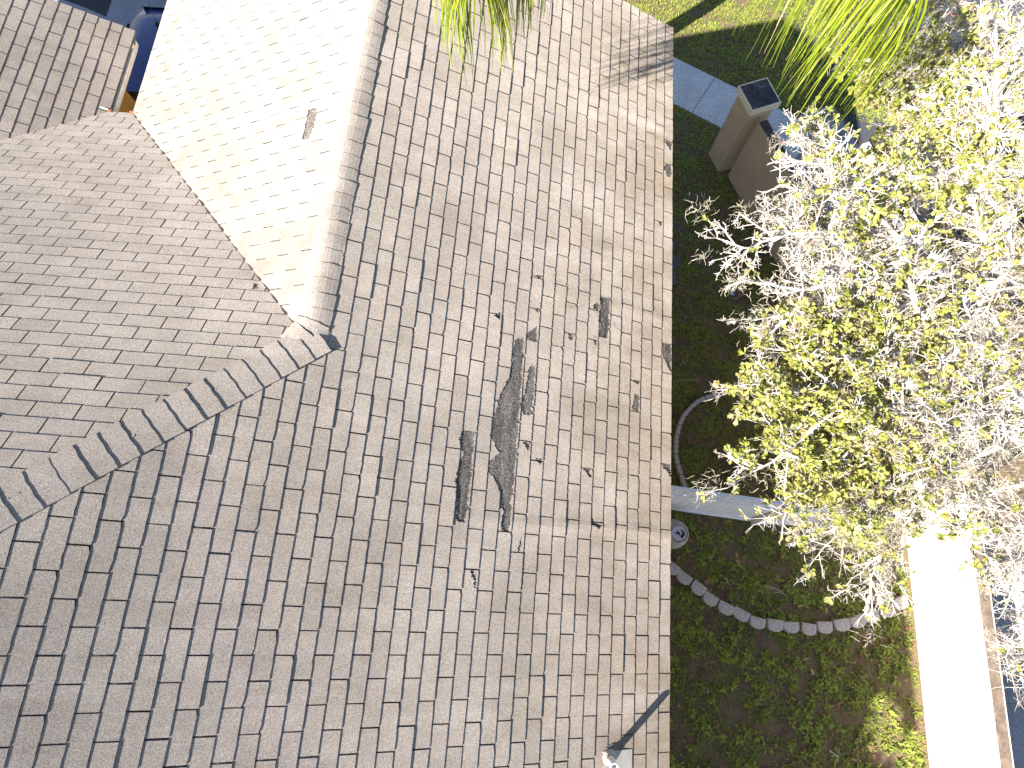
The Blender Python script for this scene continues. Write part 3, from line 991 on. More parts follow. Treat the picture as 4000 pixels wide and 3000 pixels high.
# scalloped thin edging strips north of the fence
arc2 = [(375, 843), (330, 852), (292, 862), (240, 876), (200, 893), (152, 935), (108, 985), (82, 1045), (66, 1105), (58, 1165), (58, 1225), (72, 1290), (92, 1350), (108, 1405), (120, 1450)]
arcw2 = [at(2600 + x / 1.58, 1000 + y / 1.58, 0.08) for x, y in arc2]
for i in range(len(arcw2) - 1):
    a, b = arcw2[i][:2], arcw2[i + 1][:2]
    d = nz(b - a); L = np.linalg.norm(b - a) - 0.01; o = np.array([-d[1], d[0]])
    wavy = []
    nS = 14
    for k in range(nS + 1):
        s = k / nS; wv = 0.034 + 0.012 * abs(math.sin(s * math.pi * 2))
        wavy.append((a + d * L * s + o * wv))
    back = [(a + d * L * (1 - k / nS) - o * (0.022 + 0.008 * abs(math.sin(k / nS * math.pi * 2)))) for k in range(nS + 1)]
    poly = [tuple(q) for q in wavy + back]
    ar = sum(poly[k][0] * poly[(k + 1) % len(poly)][1] - poly[(k + 1) % len(poly)][0] * poly[k][1] for k in range(len(poly)))
    if ar < 0: poly = poly[::-1]
    m = MB(); m.prism(poly, -0.03, 0.13 + rng.normal(0, 0.01))
    ob = m.build("edging_strip", M['block'], None, False, loc=(a[0], a[1], 0))
    tag(ob, "thin scalloped border piece of the shaded bed, %s counting towards the fence" % ordn[i], "border edging", "scalloped border around the shaded bed")
sl = [((2634, 958), 0.20, 0.17, "northernmost slate stepping stone peeking out under the eave"), ((2640, 1023), 0.24, 0.20, "largest slate stepping stone beside the eave, between two others"), ((2636, 1085), 0.20, 0.20, "southernmost slate stepping stone half hidden by the eave")]
for (px, py), hw, hh, lab in sl:
    p = at(px - 22, py, 0.04); m = MB()
    r_ = rng.uniform(0.85, 1.1, 6)
    m.prism([(p[0] + hw * r_[k] * math.cos(k * math.pi / 3 + .4) , p[1] + hh * r_[k] * math.sin(k * math.pi / 3 + .4)) for k in range(6)], -0.02, 0.045)
    tag(m.build("stepping_stone", M['slate'], None, False, loc=(p[0], p[1], 0)), lab, "stepping stone", "slate steps under the eave")

# ------------------------------------------------------------------ tub by the eave
tc = at(2652, 2083, 0.62)
t = empty("tapered_tub", (tc[0] , tc[1], 0), "pale tapered tub with grimy white lid standing by the eave near the fence", "tub")
m = MB(); n = 28
def cc(r, z, dx=0): return [(tc[0] + dx + r * math.cos(6.28318 * i / n), tc[1] + r * math.sin(6.28318 * i / n), z) for i in range(n)]
m.rings([cc(0.25, 0), cc(0.26, 0.05), cc(0.255, 0.25), cc(0.22, 0.45), cc(0.165, 0.60), cc(0.158, 0.63), cc(0.142, 0.63), cc(0.138, 0.60)], True, True)
bd = m.build("body", M['tub'], t, True)
m = MB(); m.rings([cc(0.128, 0.598), cc(0.128, 0.622), cc(0.118, 0.626)], True, True); lid = m.build("lid", M['tubwater'], t)
m = MB()
for (ax, ay, r) in ((-0.02, 0.01, 0.026), (0.0, -0.01, 0.022), (-0.055, 0.0, 0.014), (0.05, -0.045, 0.03), (0.075, -0.015, 0.026), (0.06, 0.03, 0.020), (0.04, 0.055, 0.013), (0.085, 0.012, 0.016)):
    m.prism([(tc[0] + ax + r * (1 + .35 * math.sin(k * 2.2 + ax * 90)) * math.cos(k * .7854), tc[1] + ay + r * (1 + .3 * math.cos(k * 3.1)) * math.sin(k * .7854)) for k in range(8)], 0.6262, 0.6275)
m.build("grime_spots", M['grime_gap_shade'], lid)

# ------------------------------------------------------------------ cars beyond the wing
def car(x, y, label, fl=1):
    """car pointing north, x,y is the middle of the footprint"""
    t = empty("parked_car", (x, y, 0), label, "car", "blue cars on the driveway")
    y0_ = y
    def ring(yy, hw, zb, zt_, n=16, pw=3.2):
        out = []
        for i in range(n):
            a = 2 * math.pi * (i + 0.5) / n
            c_, s_ = math.cos(a), math.sin(a)
            out.append((x + hw * math.copysign(abs(c_) ** (2 / pw), c_), y + yy, (zb + zt_) / 2 + (zt_ - zb) / 2 * math.copysign(abs(s_) ** (2 / pw), s_)))
        return out
    m = MB()
    m.rings([ring(-2.35, .70, .42, .78), ring(-2.25, .86, .30, .98), ring(-1.6, .93, .26, 1.06), ring(0, .94, .26, 1.06), ring(1.35, .93, .26, 1.02), ring(2.05, .88, .30, .92), ring(2.35, .70, .42, .72)])
    m.build("body", M['carpaint'], t, True)
    m = MB()
    m.rings([ring(-2.12, .72, .9, 1.12), ring(-1.9, .74, .9, 1.55), ring(-1.5, .74, .9, 1.66), ring(-0.6, .75, .9, 1.70), ring(0.15, .73, .9, 1.62), ring(0.75, .70, .9, 1.25), ring(1.0, .66, .85, 1.0)])
    cab = m.build("cabin", M['carpaint'], t, True)
    def quad(nm, pts, mat):
        pts = [np.array(p, float) for p in pts]
        nrm = nz(np.cross(pts[1] - pts[0], pts[2] - pts[0])) * 0.008
        b = MB(); b.add(pts + [p - nrm for p in pts], [(0, 1, 2, 3), (7, 6, 5, 4), (0, 4, 5, 1), (1, 5, 6, 2), (2, 6, 7, 3), (3, 7, 4, 0)])
        b.build(nm, mat, t)
    quad("windscreen", [(x - .58, y + .93, 1.10), (x - .55, y + .24, 1.65), (x + .55, y + .24, 1.65), (x + .58, y + .93, 1.10)][::-1], M['glass'])
    quad("rear_window", [(x - .58, y - 2.13, 1.16), (x + .58, y - 2.13, 1.16), (x + .52, y - 1.86, 1.60), (x - .52, y - 1.86, 1.60)], M['glass'])
    for sx in (-1, 1):
        q = [(x + sx * .77, y - 1.7, 1.10), (x + sx * .77, y + .55, 1.10), (x + sx * .745, y + .1, 1.50), (x + sx * .745, y - 1.5, 1.52)]
        quad("side_window", q if sx > 0 else q[::-1], M['glass'])
        for sy in (-1.42, 1.42):
            b = MB()
            def wr(r, dx): return [(x + sx * dx, y + sy + r * math.cos(6.28318 * i / 20), 0.33 + r * math.sin(6.28318 * i / 20)) for i in range(20)]
            b.rings([wr(.33, .74), wr(.34, .78), wr(.34, .92), wr(.31, .95)]); w_ = b.build("wheel", M['rubber'], t)
            b = MB(); b.rings([wr(.20, .94), wr(.17, .965)]); b.build("rim", M['chrome'], w_)
        b = MB(); b.box(x + sx * .62 - .12, x + sx * .62 + .12, y + 2.20, y + 2.32, .62, .74); b.build("headlight", M['chrome'], t)
        b = MB(); b.box(x + sx * .72 - .10, x + sx * .72 + .10, y - 2.31, y - 2.22, .72, .92); b.build("taillight", M['lamp_red'], t)
    b = MB(); b.rings([[(x + r * math.cos(k * .5236), y - 1.35 + r * math.sin(k * .5236), z) for k in range(12)] for r, z in ((.045, 1.66), (.04, 1.71), (.012, 1.735))])
    b.tube([(x, y - 1.35, 1.72), (x - 0.10, y - 1.60, 1.90), (x - 0.16, y - 1.84, 2.05)], [.006, .004, .003], 5)
    b.build("antenna", M['rubber'], t)
    if fl < 0:
        for ch in [c for c in bpy.data.objects if c.parent == t]:
            for o in [ch] + [c for c in bpy.data.objects if c.parent == ch]:
                for vv in o.data.vertices: vv.co.y = -vv.co.y
                o.data.flip_normals()
    return t


# ------------------------------------------------------------------ grass, litter
def lawn_ok(x, y):
    ok = ~((x > 5.58) & (x < 6.0) & (y < 2.4))
    q = np.stack([x, y], 1) - wa
    s = q @ wd; o = (q @ wnrm) * sgn
    ok &= ~((o > -0.02) & (o < width + 0.02) & (s < j0 + 2 * slab))
    # outside the slanting wall: no lawn
    qq = np.stack([x, y], 1) - w1base
    sd_ = qq @ w1d; of = qq @ w1n
    ok &= ~((of > -0.02) & (y < 9.3) & (y > 2.0))
    ok &= ~((x > 5.55) & (y <= 2.4))
    return ok


def blades(nt_, xr, yr, size, k, seed, dens):
    r = np.random.default_rng(seed)
    x = r.uniform(*xr, nt_); y = r.uniform(*yr, nt_)
    d = vnoise(x * 2.3, y * 2.1, 1) + 0.6 * vnoise(x * 6.1, y * 5.3, 2) + 0.4 * vnoise(x * 13.7, y * 15.1, 5)
    keep = lawn_ok(x, y) & (d > r.uniform(-1.0, dens, nt_))
    x, y, d = x[keep], y[keep], d[keep]
    n_ = len(x)
    tuft_tone = np.clip(0.42 + 0.25 * d + r.normal(0, 0.14, n_), 0, 0.84)
    V = []; T = []
    for b in range(k):
        az = r.uniform(0, 2 * np.pi, n_); el = r.uniform(0.15, 1.1, n_); L = size * r.uniform(0.55, 1.25, n_); w = size * r.uniform(0.11, 0.20, n_)
        dx, dy = np.cos(az), np.sin(az)
        hx = L * np.cos(el); hz = L * np.sin(el)
        bx = x + r.normal(0, size * .15, n_); by = y + r.normal(0, size * .15, n_)
        z0 = np.full(n_, 0.002)
        p0 = np.stack([bx - dy * w * .5, by + dx * w * .5, z0], 1)
        p1 = np.stack([bx + dy * w * .5, by - dx * w * .5, z0], 1)
        p2 = np.stack([bx + dx * hx * .55 + dy * w, by + dy * hx * .55 - dx * w, z0 + hz * .75], 1)
        p3 = np.stack([bx + dx * hx * .55 - dy * w, by + dy * hx * .55 + dx * w, z0 + hz * .75], 1)
        p4 = np.stack([bx + dx * hx, by + dy * hx, z0 + hz * .80], 1)
        V.append(np.stack([p0, p1, p2, p3, p4], 1))
        T.append(np.clip(tuft_tone + r.normal(0, 0.07, n_), 0, 1))
    V = np.concatenate(V); T = np.concatenate(T)
    return V, T


parts = [blades(24000, (0.7, 5.6), (-3.2, 1.75), 0.040, 5, 11, 1.3),
         blades(16000, (0.7, 5.6), (1.7, 5.4), 0.050, 5, 12, 1.1),
         blades(22000, (0.5, 4.6), (5.2, 10.6), 0.050, 4, 13, 1.2),
         blades(34000, (-0.5, 7.5), (10.6, 16.5), 0.060, 4, 14, 0.2),
         blades(1500, (0.7, 5.5), (-3.2, 1.75), 0.105, 9, 15, 0.9),
         blades(2500, (6.05, 7.0), (-4.0, 0.6), 0.08, 5, 16, 0.2)]
V = np.concatenate([p[0] for p in parts]); T = np.concatenate([p[1] for p in parts])
r = np.random.default_rng(3)
far = V[:, 0, 1] > 9.8
T = np.where(far & (r.random(len(T)) < 0.30), r.uniform(0.85, 1.0, len(T)), T)
T = np.where(~far & (r.random(len(T)) < 0.03), 0.95, T)
nB_ = len(V)
base_i = (np.arange(nB_) * 5)[:, None]
quads = base_i + np.array([0, 1, 2, 3]); tris = base_i + np.array([3, 2, 4])
gf = quads.tolist() + tris.tolist()
go = mesh_obj("grass", V.reshape(-1, 3), gf, M['grass'], None, False, np.concatenate([T, T]))
tag(go, "patchy green grass and creeping weeds over bare soil", "grass", kind="stuff")

# dead leaves on the soil
lv = MB(); r = np.random.default_rng(21)
for k in range(520):
    x = r.uniform(0.8, 5.5); y = r.uniform(-3.0, 10.5) if k % 3 else r.uniform(-2.5, 2.0)
    if not lawn_ok(np.array([x]), np.array([y]))[0]: continue
    L = r.uniform(0.03, 0.062); w = L * r.uniform(0.35, 0.6); a = r.uniform(0, 6.28); z = r.uniform(0.006, 0.045)
    ca, sa = math.cos(a), math.sin(a)
    pr = [(-L, 0, 0), (-.4 * L, -w, .012), (.1 * L, -.6 * w, .004), (.5 * L, -w * .9, .014), (L, 0, .004), (.5 * L, w * .8, .016), (.1 * L, .6 * w, .006), (-.4 * L, w, .010)]
    vs = [(x + px * ca - py * sa, y + px * sa + py * ca, z + pz * r.uniform(.5, 1.6)) for px, py, pz in pr]
    lv.add(vs, [(0, 1, 2, 7), (2, 3, 4, 5), (2, 5, 6, 7)], float(r.random()))
tag(lv.build("fallen_leaves", M['litter']), "brown oak leaves scattered over the lawn", "leaves", kind="stuff")

# little things on the lawn
p = at(2863, 1148, 0.02); m = MB()
m.add([(p[0] - .05, p[1] - .02, .01), (p[0] + .03, p[1] - .05, .03), (p[0] + .055, p[1] + .03, .015), (p[0] - .02, p[1] + .045, .04), (p[0], p[1], .05)], [(0, 1, 4), (1, 2, 4), (2, 3, 4), (3, 0, 4)])
tag(m.build("litter_wrapper", M['wrapper'], None, loc=(p[0], p[1], 0)), "small crumpled blue wrapper on the shaded lawn", "litter")

def twig_thing(pa, pb, label, rad=0.006, mossy=False):
    a = at(*pa, 0.05); b = at(*pb, 0.05)
    t = empty("fallen_branch", (a[0], a[1], 0), label, "branch")
    m = MB(); mid = (a + b) / 2 + np.array([0.03, 0.02, 0.03])
    m.tube([a, mid, b], [rad, rad * .8, rad * .4], 5, 0.5)
    for k in range(5):
        s = 0.2 + 0.15 * k; q = a + (b - a) * s + np.array([0.0, 0.0, 0.02])
        m.tube([q, q + np.array([rng.normal(0, .07), rng.normal(0, .07), .02])], [rad * .5, rad * .25], 4, 0.6)
    m.build("branch", M['bark'], t)
    return t
twig_thing((2985, 2285), (3075, 2330), "fallen mossy twig lying inside the curved border")
twig_thing((3240, 2930), (3275, 2975), "bare white twig lying near the bottom edge of the lawn", 0.007)
twig_thing((2640, 1490), (2740, 1485), "thin dead stem lying beside the eave above the scalloped border", 0.004)

# dark yellowish shrub in the shaded bed
sc = at(2880, 1850, 0.25); t = empty("bed_shrub", (sc[0], sc[1], 0), "sparse olive-yellow shrub in the shaded bed north of the fence", "shrub")
m = MB(); st = MB(); r = np.random.default_rng(5)
for k in range(26):
    a = r.uniform(0, 6.28); L = r.uniform(0.2, 0.55); el = r.uniform(0.15, 1.2)
    d = np.array([math.cos(a) * math.cos(el), math.sin(a) * math.cos(el), math.sin(el)])
    b0 = np.array([sc[0], sc[1], 0.02]); tip = b0 + d * L + np.array([0, 0, 0.1])
    st.tube([b0, (b0 + tip) / 2 + np.array([0, 0, .05]), tip], [.006, .004, .002], 4, .3)
    for s in np.linspace(.25, 1, 12):
        c = b0 + (tip - b0) * s + r.normal(0, .015, 3)
        u = nz(r.normal(0, 1, 3)); w = nz(np.cross(u, r.normal(0, 1, 3)))
        m.add([c - u * .028, c + w * .010, c + u * .028, c - w * .010], [(0, 1, 2, 3)], float(r.random()))
st.build("stem", M['bark'], t); m.build("foliage", M['shrub'], t)

p = at(3752, 262, 0.15); t_ = empty("mossy_boulder", (p[0], p[1], 0), "round mossy boulder behind the oak twigs at the upper right", "boulder")
m = MB(); rg = []
for i in range(7):
    ph = math.pi / 2 * i / 6; rr = 0.42 * math.cos(ph) + 0.01
    rg.append([(p[0] + rr * (1 + .08 * math.sin(3 * a)) * math.cos(a), p[1] + rr * (1 + .06 * math.cos(2 * a)) * math.sin(a), -0.05 + 0.38 * math.sin(ph)) for a in np.linspace(0, 6.2832, 18, endpoint=False)])
m.rings(rg); m.build("rock", M['boulder'], t_, True)

# ------------------------------------------------------------------ live oak
r = np.random.default_rng(42)
LIMBS = [  # (px, py, height above the eave), radius start -> end ; drawn from the trunk side outwards
    ([(4330, 1150, .2), (4080, 700, .5), (3917, 380, .5), (3770, 316, .5), (3622, 291, .6), (3540, 270, .6)], .060, .018),
    ([(4080, 700, .5), (3870, 640, .6), (3764, 640, .7), (3595, 701, .8), (3384, 705, .8), (3250, 690, .9)], .035, .009),
    ([(3850, 470, .5), (3705, 420, .5), (3567, 358, .5), (3495, 291, .5), (3411, 240, .6), (3290, 190, .6)], .032, .014),
    ([(3880, 620, .6), (3895, 430, .9), (3895, 260, 1.1), (3893, 140, 1.2)], .020, .008),
    ([(3880, 440, .6), (3700, 470, .7), (3560, 420, .7), (3430, 370, .7), (3380, 365, .8)], .022, .006),
    ([(4330, 1150, .2), (4100, 1050, .3), (3958, 1022, .4), (3912, 820, .5), (3848, 739, .6), (3800, 600, .7), (3720, 560, .7)], .035, .010),
    ([(4330, 1150, .2), (4000, 1010, .3), (3865, 959, .5), (3806, 811, .6), (3764, 642, .7)], .030, .014),
    ([(4330, 1150, .2), (3850, 1350, .3), (3650, 1300, .4), (3574, 1182, .5), (3545, 1022, .6), (3470, 887, .7), (3380, 810, .8), (3300, 740, .9), (3200, 700, 1.0)], .040, .008),
    ([(3545, 1022, .6), (3400, 1090, .7), (3250, 1100, .8), (3120, 1130, .9), (3000, 1110, .9), (2920, 1095, 1.0), (2835, 1120, 1.0)], .018, .004),
    ([(3470, 887, .7), (3330, 900, .8), (3200, 915, .9), (3100, 910, 1.0), (3010, 935, 1.0), (2920, 985, 1.0), (2850, 1000, 1.0), (2782, 1018, 1.1)], .020, .004),
    ([(2950, 970, 1.0), (2870, 955, 1.1), (2800, 930, 1.1), (2752, 932, 1.2)], .009, .003),
    ([(3250, 910, .9), (3100, 910, 1.0), (3000, 905, 1.0), (2940, 870, 1.1), (2885, 828, 1.1)], .012, .004),
    ([(3400, 800, .8), (3250, 760, .9), (3120, 740, 1.0), (3040, 760, 1.0), (3000, 790, 1.1)], .011, .003),
    ([(3380, 705, .8), (3250, 640, .8), (3150, 560, .8), (3100, 480, .8), (3075, 450, .9)], .012, .004),
    ([(3560, 1180, .5), (3400, 1200, .6), (3250, 1230, .7), (3080, 1220, .8), (2950, 1250, .8), (2843, 1248, .9)], .013, .003),
    ([(3150, 1210, .7), (3050, 1260, .7), (2980, 1330, .6)], .008, .003),
    ([(4330, 1450, .1), (3950, 1500, .2), (3700, 1560, .3), (3500, 1600, .4), (3350, 1640, .5), (3180, 1560, .6), (3050, 1475, .6), (2950, 1410, .7)], .032, .004),
    ([(3250, 1620, .5), (3150, 1700, .5), (3060, 1770, .6), (2985, 1820, .6), (2900, 1870, .6), (2752, 1922, .7)], .014, .004),
    ([(2985, 1820, .6), (2930, 1835, .6), (2860, 1795, .6), (2790, 1765, .7)], .007, .003),
    ([(3500, 1600, .4), (3380, 1700, .4), (3250, 1830, .4), (3120, 1930, .3), (3060, 2030, .3), (3055, 2100, .3)], .014, .004),
    ([(3300, 1500, .6), (3150, 1520, .6), (3000, 1520, .7), (2880, 1505, .7)], .010, .003),
    ([(4330, 1450, .1), (3900, 1750, .2), (3700, 1850, .2), (3500, 1900, .2), (3350, 1980, .2), (3250, 2080, .2)], .026, .006),
    ([(3700, 1850, .2), (3600, 1980, .1), (3480, 2120, .1), (3400, 2260, .0), (3385, 2380, -.2)], .013, .003),
    ([(4330, 1450, .1), (4100, 1950, .1), (3960, 2090, .1), (3820, 2120, .1), (3690, 2200, .1)], .020, .005),
    ([(4100, 1950, .1), (4050, 2250, .1), (3960, 2280, .1), (3870, 2260, .1)], .012, .004),
    ([(4300, 2300, 0), (4100, 2500, 0), (3990, 2530, .0), (3905, 2520, .0)], .014, .004),
    ([(4300, 2300, 0), (4100, 2200, 0), (3950, 2180, .1), (3870, 2230, .1)], .012, .004),
    ([(3917, 380, .5), (4020, 200, .6), (3900, 80, .7), (3700, 30, .8), (3500, 10, .8)], .030, .008),
    ([(3700, 30, .8), (3560, 90, .8), (3420, 110, .8), (3300, 100, .9)], .011, .004),
    ([(3620, 1300, .4), (3500, 1380, .5), (3350, 1400, .6), (3200, 1390, .6), (3080, 1370, .7), (2990, 1360, .7)], .014, .004),
    ([(3384, 705, .8), (3280, 560, .7), (3200, 500, .7)], .010, .004),
    ([(3950, 1500, .2), (3850, 1620, .3), (3650, 1680, .4), (3500, 1750, .4)], .018, .006),
    ([(3958, 1022, .4), (3850, 1150, .5), (3750, 1350, .5), (3680, 1480, .4)], .018, .006),
]
tx, ty = 7.6, 4.4
oak = empty("live_oak", (tx, ty, 0), "sprawling live oak with bare pale branches, yellow-green leaves and grey moss over the wall", "tree")
wood = MB(); leaves = MB(); mossb = MB()
trunk = MB()
trunk.tube([(tx, ty, -0.1), (tx + .05, ty, .6), (tx, ty + .1, 2.2), (tx - .15, ty, 3.8), (tx - .3, ty - .1, 5.0), at(4330, 1300, EZ + .15)], [.42, .30, .25, .22, .17, .09], 12, 0.35)
trunk.build("trunk", M['bark'], oak, True)


def in_shot(p):
    d = p - CAM; w = d @ CW
    return 2000 + F_PX * (d @ CR) / w, 1500 - F_PX * (d @ CU) / w


def g2(px, py, cx, cy, sx, sy): return math.exp(-((px - cx) / sx) ** 2 - ((py - cy) / sy) ** 2)


def leafiness(px, py):
    v = 0.07
    v += 1.15 * g2(px, py, 3130, 1620, 330, 300) + 0.8 * g2(px, py, 3300, 1850, 260, 230)
    v += 0.8 * g2(px, py, 3580, 200, 280, 210) + 0.7 * g2(px, py, 3500, 520, 230, 170) + .5 * g2(px, py, 3650, 1330, 350, 220)
    v += 0.55 * g2(px, py, 3850, 520, 200, 300) + 0.7 * g2(px, py, 3350, 300, 150, 200) + .55 * g2(px, py, 3550, 850, 260, 200)
    v += 0.5 * g2(px, py, 3350, 1250, 160, 150) + .45 * g2(px, py, 3550, 2100, 250, 120)
    v -= 0.45 * g2(px, py, 3000, 980, 240, 150)
    return min(max(v * (0.30 if px < 3450 else 0.21), 0.01), 0.38)


def mossiness(px, py):
    v = 0.05 + 0.55 * g2(px, py, 3600, 1480, 300, 260) + .7 * g2(px, py, 3800, 1750, 300, 260) + .7 * g2(px, py, 3480, 2020, 250, 110)
    v += .5 * g2(px, py, 3800, 1150, 260, 200) + .3 * g2(px, py, 3700, 650, 300, 200) + .35 * g2(px, py, 3200, 1080, 200, 160)
    return v


def leaf(c, d, L, tn):
    up = nz(np.array([-0.35, -0.30, .85]) + r.normal(0, .55, 3))
    d = nz(d); s = np.cross(d, up); ns = np.linalg.norm(s)
    if ns < .05: return
    s /= ns; up2 = np.cross(s, d)
    w = L * r.uniform(.20, .32)
    pts = [c, c + d * L * .35 + s * w * .45, c + d * L * .75 + s * w + up2 * .1 * w, c + d * L, c + d * L * .75 - s * w + up2 * .1 * w, c + d * L * .35 - s * w * .45]
    mid = c + d * L * .7 - up2 * .14 * L
    leaves.add(pts + [mid], [(0, 1, 2, 6), (6, 2, 3), (6, 3, 4), (0, 6, 4, 5)], tn)


def twig(p, d, L, rad, depth, tn):
    """crooked twig with spurs"""
    n_ = 4 if depth else 3
    pts = [p]; q = p.copy(); dd = nz(d)
    for i in range(n_):
        dd = nz(dd + r.normal(0, .10, 3)); q = q + dd * L / n_; pts.append(q.copy())
    rr = np.linspace(rad, rad * .45, n_ + 1)
    wood.tube(pts, rr, 4 if rad < .008 else 5, tn, True)
    px, py = in_shot(q)
    lf = leafiness(px, py)
    if depth > 0:
        for i in range(1, n_ + 1):
            for _ in range(2 if r.random() < .45 else 1):
                sd_ = nz(dd + r.normal(0, .75, 3) + np.array([0, 0, .12]))
                twig(pts[i] + (0 if i == n_ else 1) * (pts[min(i + 1, n_)] - pts[i]) * r.random(), sd_, L * r.uniform(.28, .60), max(rad * .52, .0020), depth - 1, np.clip(tn + r.normal(0, .12), 0, 1))
    else:
        # knobbly spurs
        for i in range(1, n_ + 1):
            if r.random() < .35:
                e = nz(r.normal(0, 1, 3)); wood.tube([pts[i], pts[i] + e * r.uniform(.008, .022)], [rad * .7, rad * .5], 3, tn, True)
    if r.random() < lf * (1.0 if depth == 0 else .6):
        for k in range(int(r.integers(3, 8))):
            u = r.random()
            tn2 = float(np.clip(r.normal(.52, .2), 0, .9)); 
            if r.random() < .03: tn2 = r.uniform(.9, 1)
            leaf(pts[-1] - dd * L * .3 * u, nz(dd + r.normal(0, .8, 3)), r.uniform(.045, .085), tn2)


def moss(c, size, tn):
    for k in range(int(34 * size / .12)):
        p = c + r.normal(0, size * .42, 3) * np.array([1, 1, .6]); d = nz(r.normal(0, 1, 3) + np.array([0, 0, -.7]))
        s = nz(np.cross(d, r.normal(0, 1, 3))) * .0022
        prev = [p - s, p + s]; vs = [prev[0], prev[1]]; fs = []
        for i in range(4):
            d = nz(d + r.normal(0, .42, 3)); p = p + d * r.uniform(.016, .034)
            vs += [p - s * (1 - i * .15), p + s * (1 - i * .15)]; a = 2 * i
            fs.append((a, a + 1, a + 3, a + 2))
        mossb.add(vs, fs, float(np.clip(tn + r.normal(0, .2), 0, 1)))


for pts, r0, r1 in LIMBS:
    P = [at(x, y, EZ + z) for x, y, z in pts]
    # subdivide with a little crookedness
    Q = [P[0]]
    for i in range(len(P) - 1):
        m_ = (P[i] + P[i + 1]) / 2 + r.normal(0, .03, 3) * min(1, np.linalg.norm(P[i + 1] - P[i]) / .5)
        Q += [m_, P[i + 1]]
    tn = float(np.clip(.75 + r.normal(0, .12), 0, 1)) if r0 > .012 else float(np.clip(.65 + r.normal(0, .15), 0, 1))
    rad = np.linspace(r0, r1, len(Q))
    wood.tube(Q, rad, 7 if r0 > .015 else 5, tn)
    tot = sum(np.linalg.norm(Q[i + 1] - Q[i]) for i in range(len(Q) - 1))
    for i in range(len(Q) - 1):
        seg = Q[i + 1] - Q[i]; L = np.linalg.norm(seg); sdv = seg / L
        k = L / ((0.060 if r0 < .016 else .055) * (1.45 if in_shot(Q[i])[0] < 3150 else 1.0)); k = int(k) + (r.random() < k % 1)
        for _ in range(k):
            u = r.random(); c = Q[i] + seg * u
            px, py = in_shot(c)
            if px > 4150 or py > 2750 or py < -150: continue
            tipness = (i + u) / (len(Q) - 1)
            big = (.15 + .26 * (1 - tipness) ** .8) * r.uniform(.6, 1.3)
            if px < 3250: big *= (.45 + .4 * max(0, px - 2800) / 450)
            dv = nz(sdv * .9 + r.normal(0, .7, 3) * np.array([1, 1, .55]))
            if 3600 < px < 3860 and py > 2150: continue
            twig(c, dv, big, .0042 + .0060 * big / .3, 2 if big > .19 else 1, float(np.clip(.5 + r.normal(0, .28), 0, 1)))
            if r.random() < (.26 if px > 3150 else .05) + mossiness(px, py) * 2.2:
                moss(c + dv * .1 + r.normal(0, .08, 3), r.uniform(.05, .15), .6)
# free-standing fill for the deep crown on the right: lower tier of leafy and mossy shoots
for k in range(1300):
    px = r.uniform(2980, 4080); py = r.uniform(-60, 2140) if k % 30 else r.uniform(2100, 2700)
    if k % 30 == 0: px = r.uniform(3910, 4080)
    edge = 3010 + 130 * math.sin(py / 260.) + (330 if 650 < py < 1250 else 0) + (350 if py < 650 else 0)
    if px < edge: continue
    if px > 3560 and py > 2060 and not (px > 3900 and py > 2080): continue
    if r.random() > .35 + .65 * max(leafiness(px, py), mossiness(px, py)): continue
    if 3300 < px < 3640 and 130 < py < 430 and r.random() < .75: continue
    c = at(px, py, EZ + r.uniform(-.9, .45)); d = nz(r.normal(0, 1, 3) * np.array([1, 1, .6]) + np.array([-.5, 0, .1]))
    twig(c, d, r.uniform(.22, .42), .006, 2, float(np.clip(.45 + r.normal(0, .2), 0, 1)))
    if px > 3180 and r.random() < .38 + mossiness(px, py) * 2.2: moss(c, r.uniform(.10, .24), .6)
wood.build("branches", M['bark'], oak)
leaves.build("crown", M['leaf'], oak)
mossb.build("hanging_moss", M['moss'], oak)
print("oak faces", len(wood.f), len(leaves.f), len(mossb.f))

# tree south of the house, outside the picture; its crown breaks the sun on the lawn
gt = empty("garden_tree", (-4.0, -9.0, 0), "dense tree south of the house, outside the picture, shading the lawn corner", "tree")
m = MB(); m.tube([(-4, -9, -.1), (-4.1, -9, 2.5), (-4.4, -8.9, 6.6)], [.26, .20, .10], 8); m.build("trunk", M['bark'], gt, True)
m = MB(); rq = np.random.default_rng(77)
for (cx, cy, cz, cr) in ((-4.4, -8.5, 7.0, 1.25), (-3.35, -8.1, 6.7, .75), (-5.5, -8.0, 7.2, 1.3), (-2.75, -8.9, 6.7, .62), (-4.0, -9.6, 6.4, 1.3), (-5.8, -9.6, 6.8, 1.5)):
    for k in range(int(900 * cr)):
        q = nz(rq.normal(0, 1, 3)) * cr * rq.random() ** .4 + (cx, cy, cz)
        u = nz(rq.normal(0, 1, 3)); w = nz(np.cross(u, rq.normal(0, 1, 3)))
        m.add([q - u * .10, q + w * .055, q + u * .10, q - w * .055], [(0, 1, 2, 3)], float(rq.random()) * .7)
m.build("crown", M['leaf'], gt)

# ------------------------------------------------------------------ palm
palm = empty("palm_tree", (-0.9, 10.9, 0), "palm whose drooping fronds hang in from the top edge of the picture", "palm tree")
pc = np.array([-0.9, 10.9, EZ + 3.9])
m = MB(); m.tube([(-.9, 10.9, -.1), (-.88, 10.9, 2.5), (-.93, 10.88, 5.5), (-.9, 10.9, EZ + 3.8)], [.24, .18, .16, .13], 12); m.build("trunk", M['palm_trunk'], palm, True)


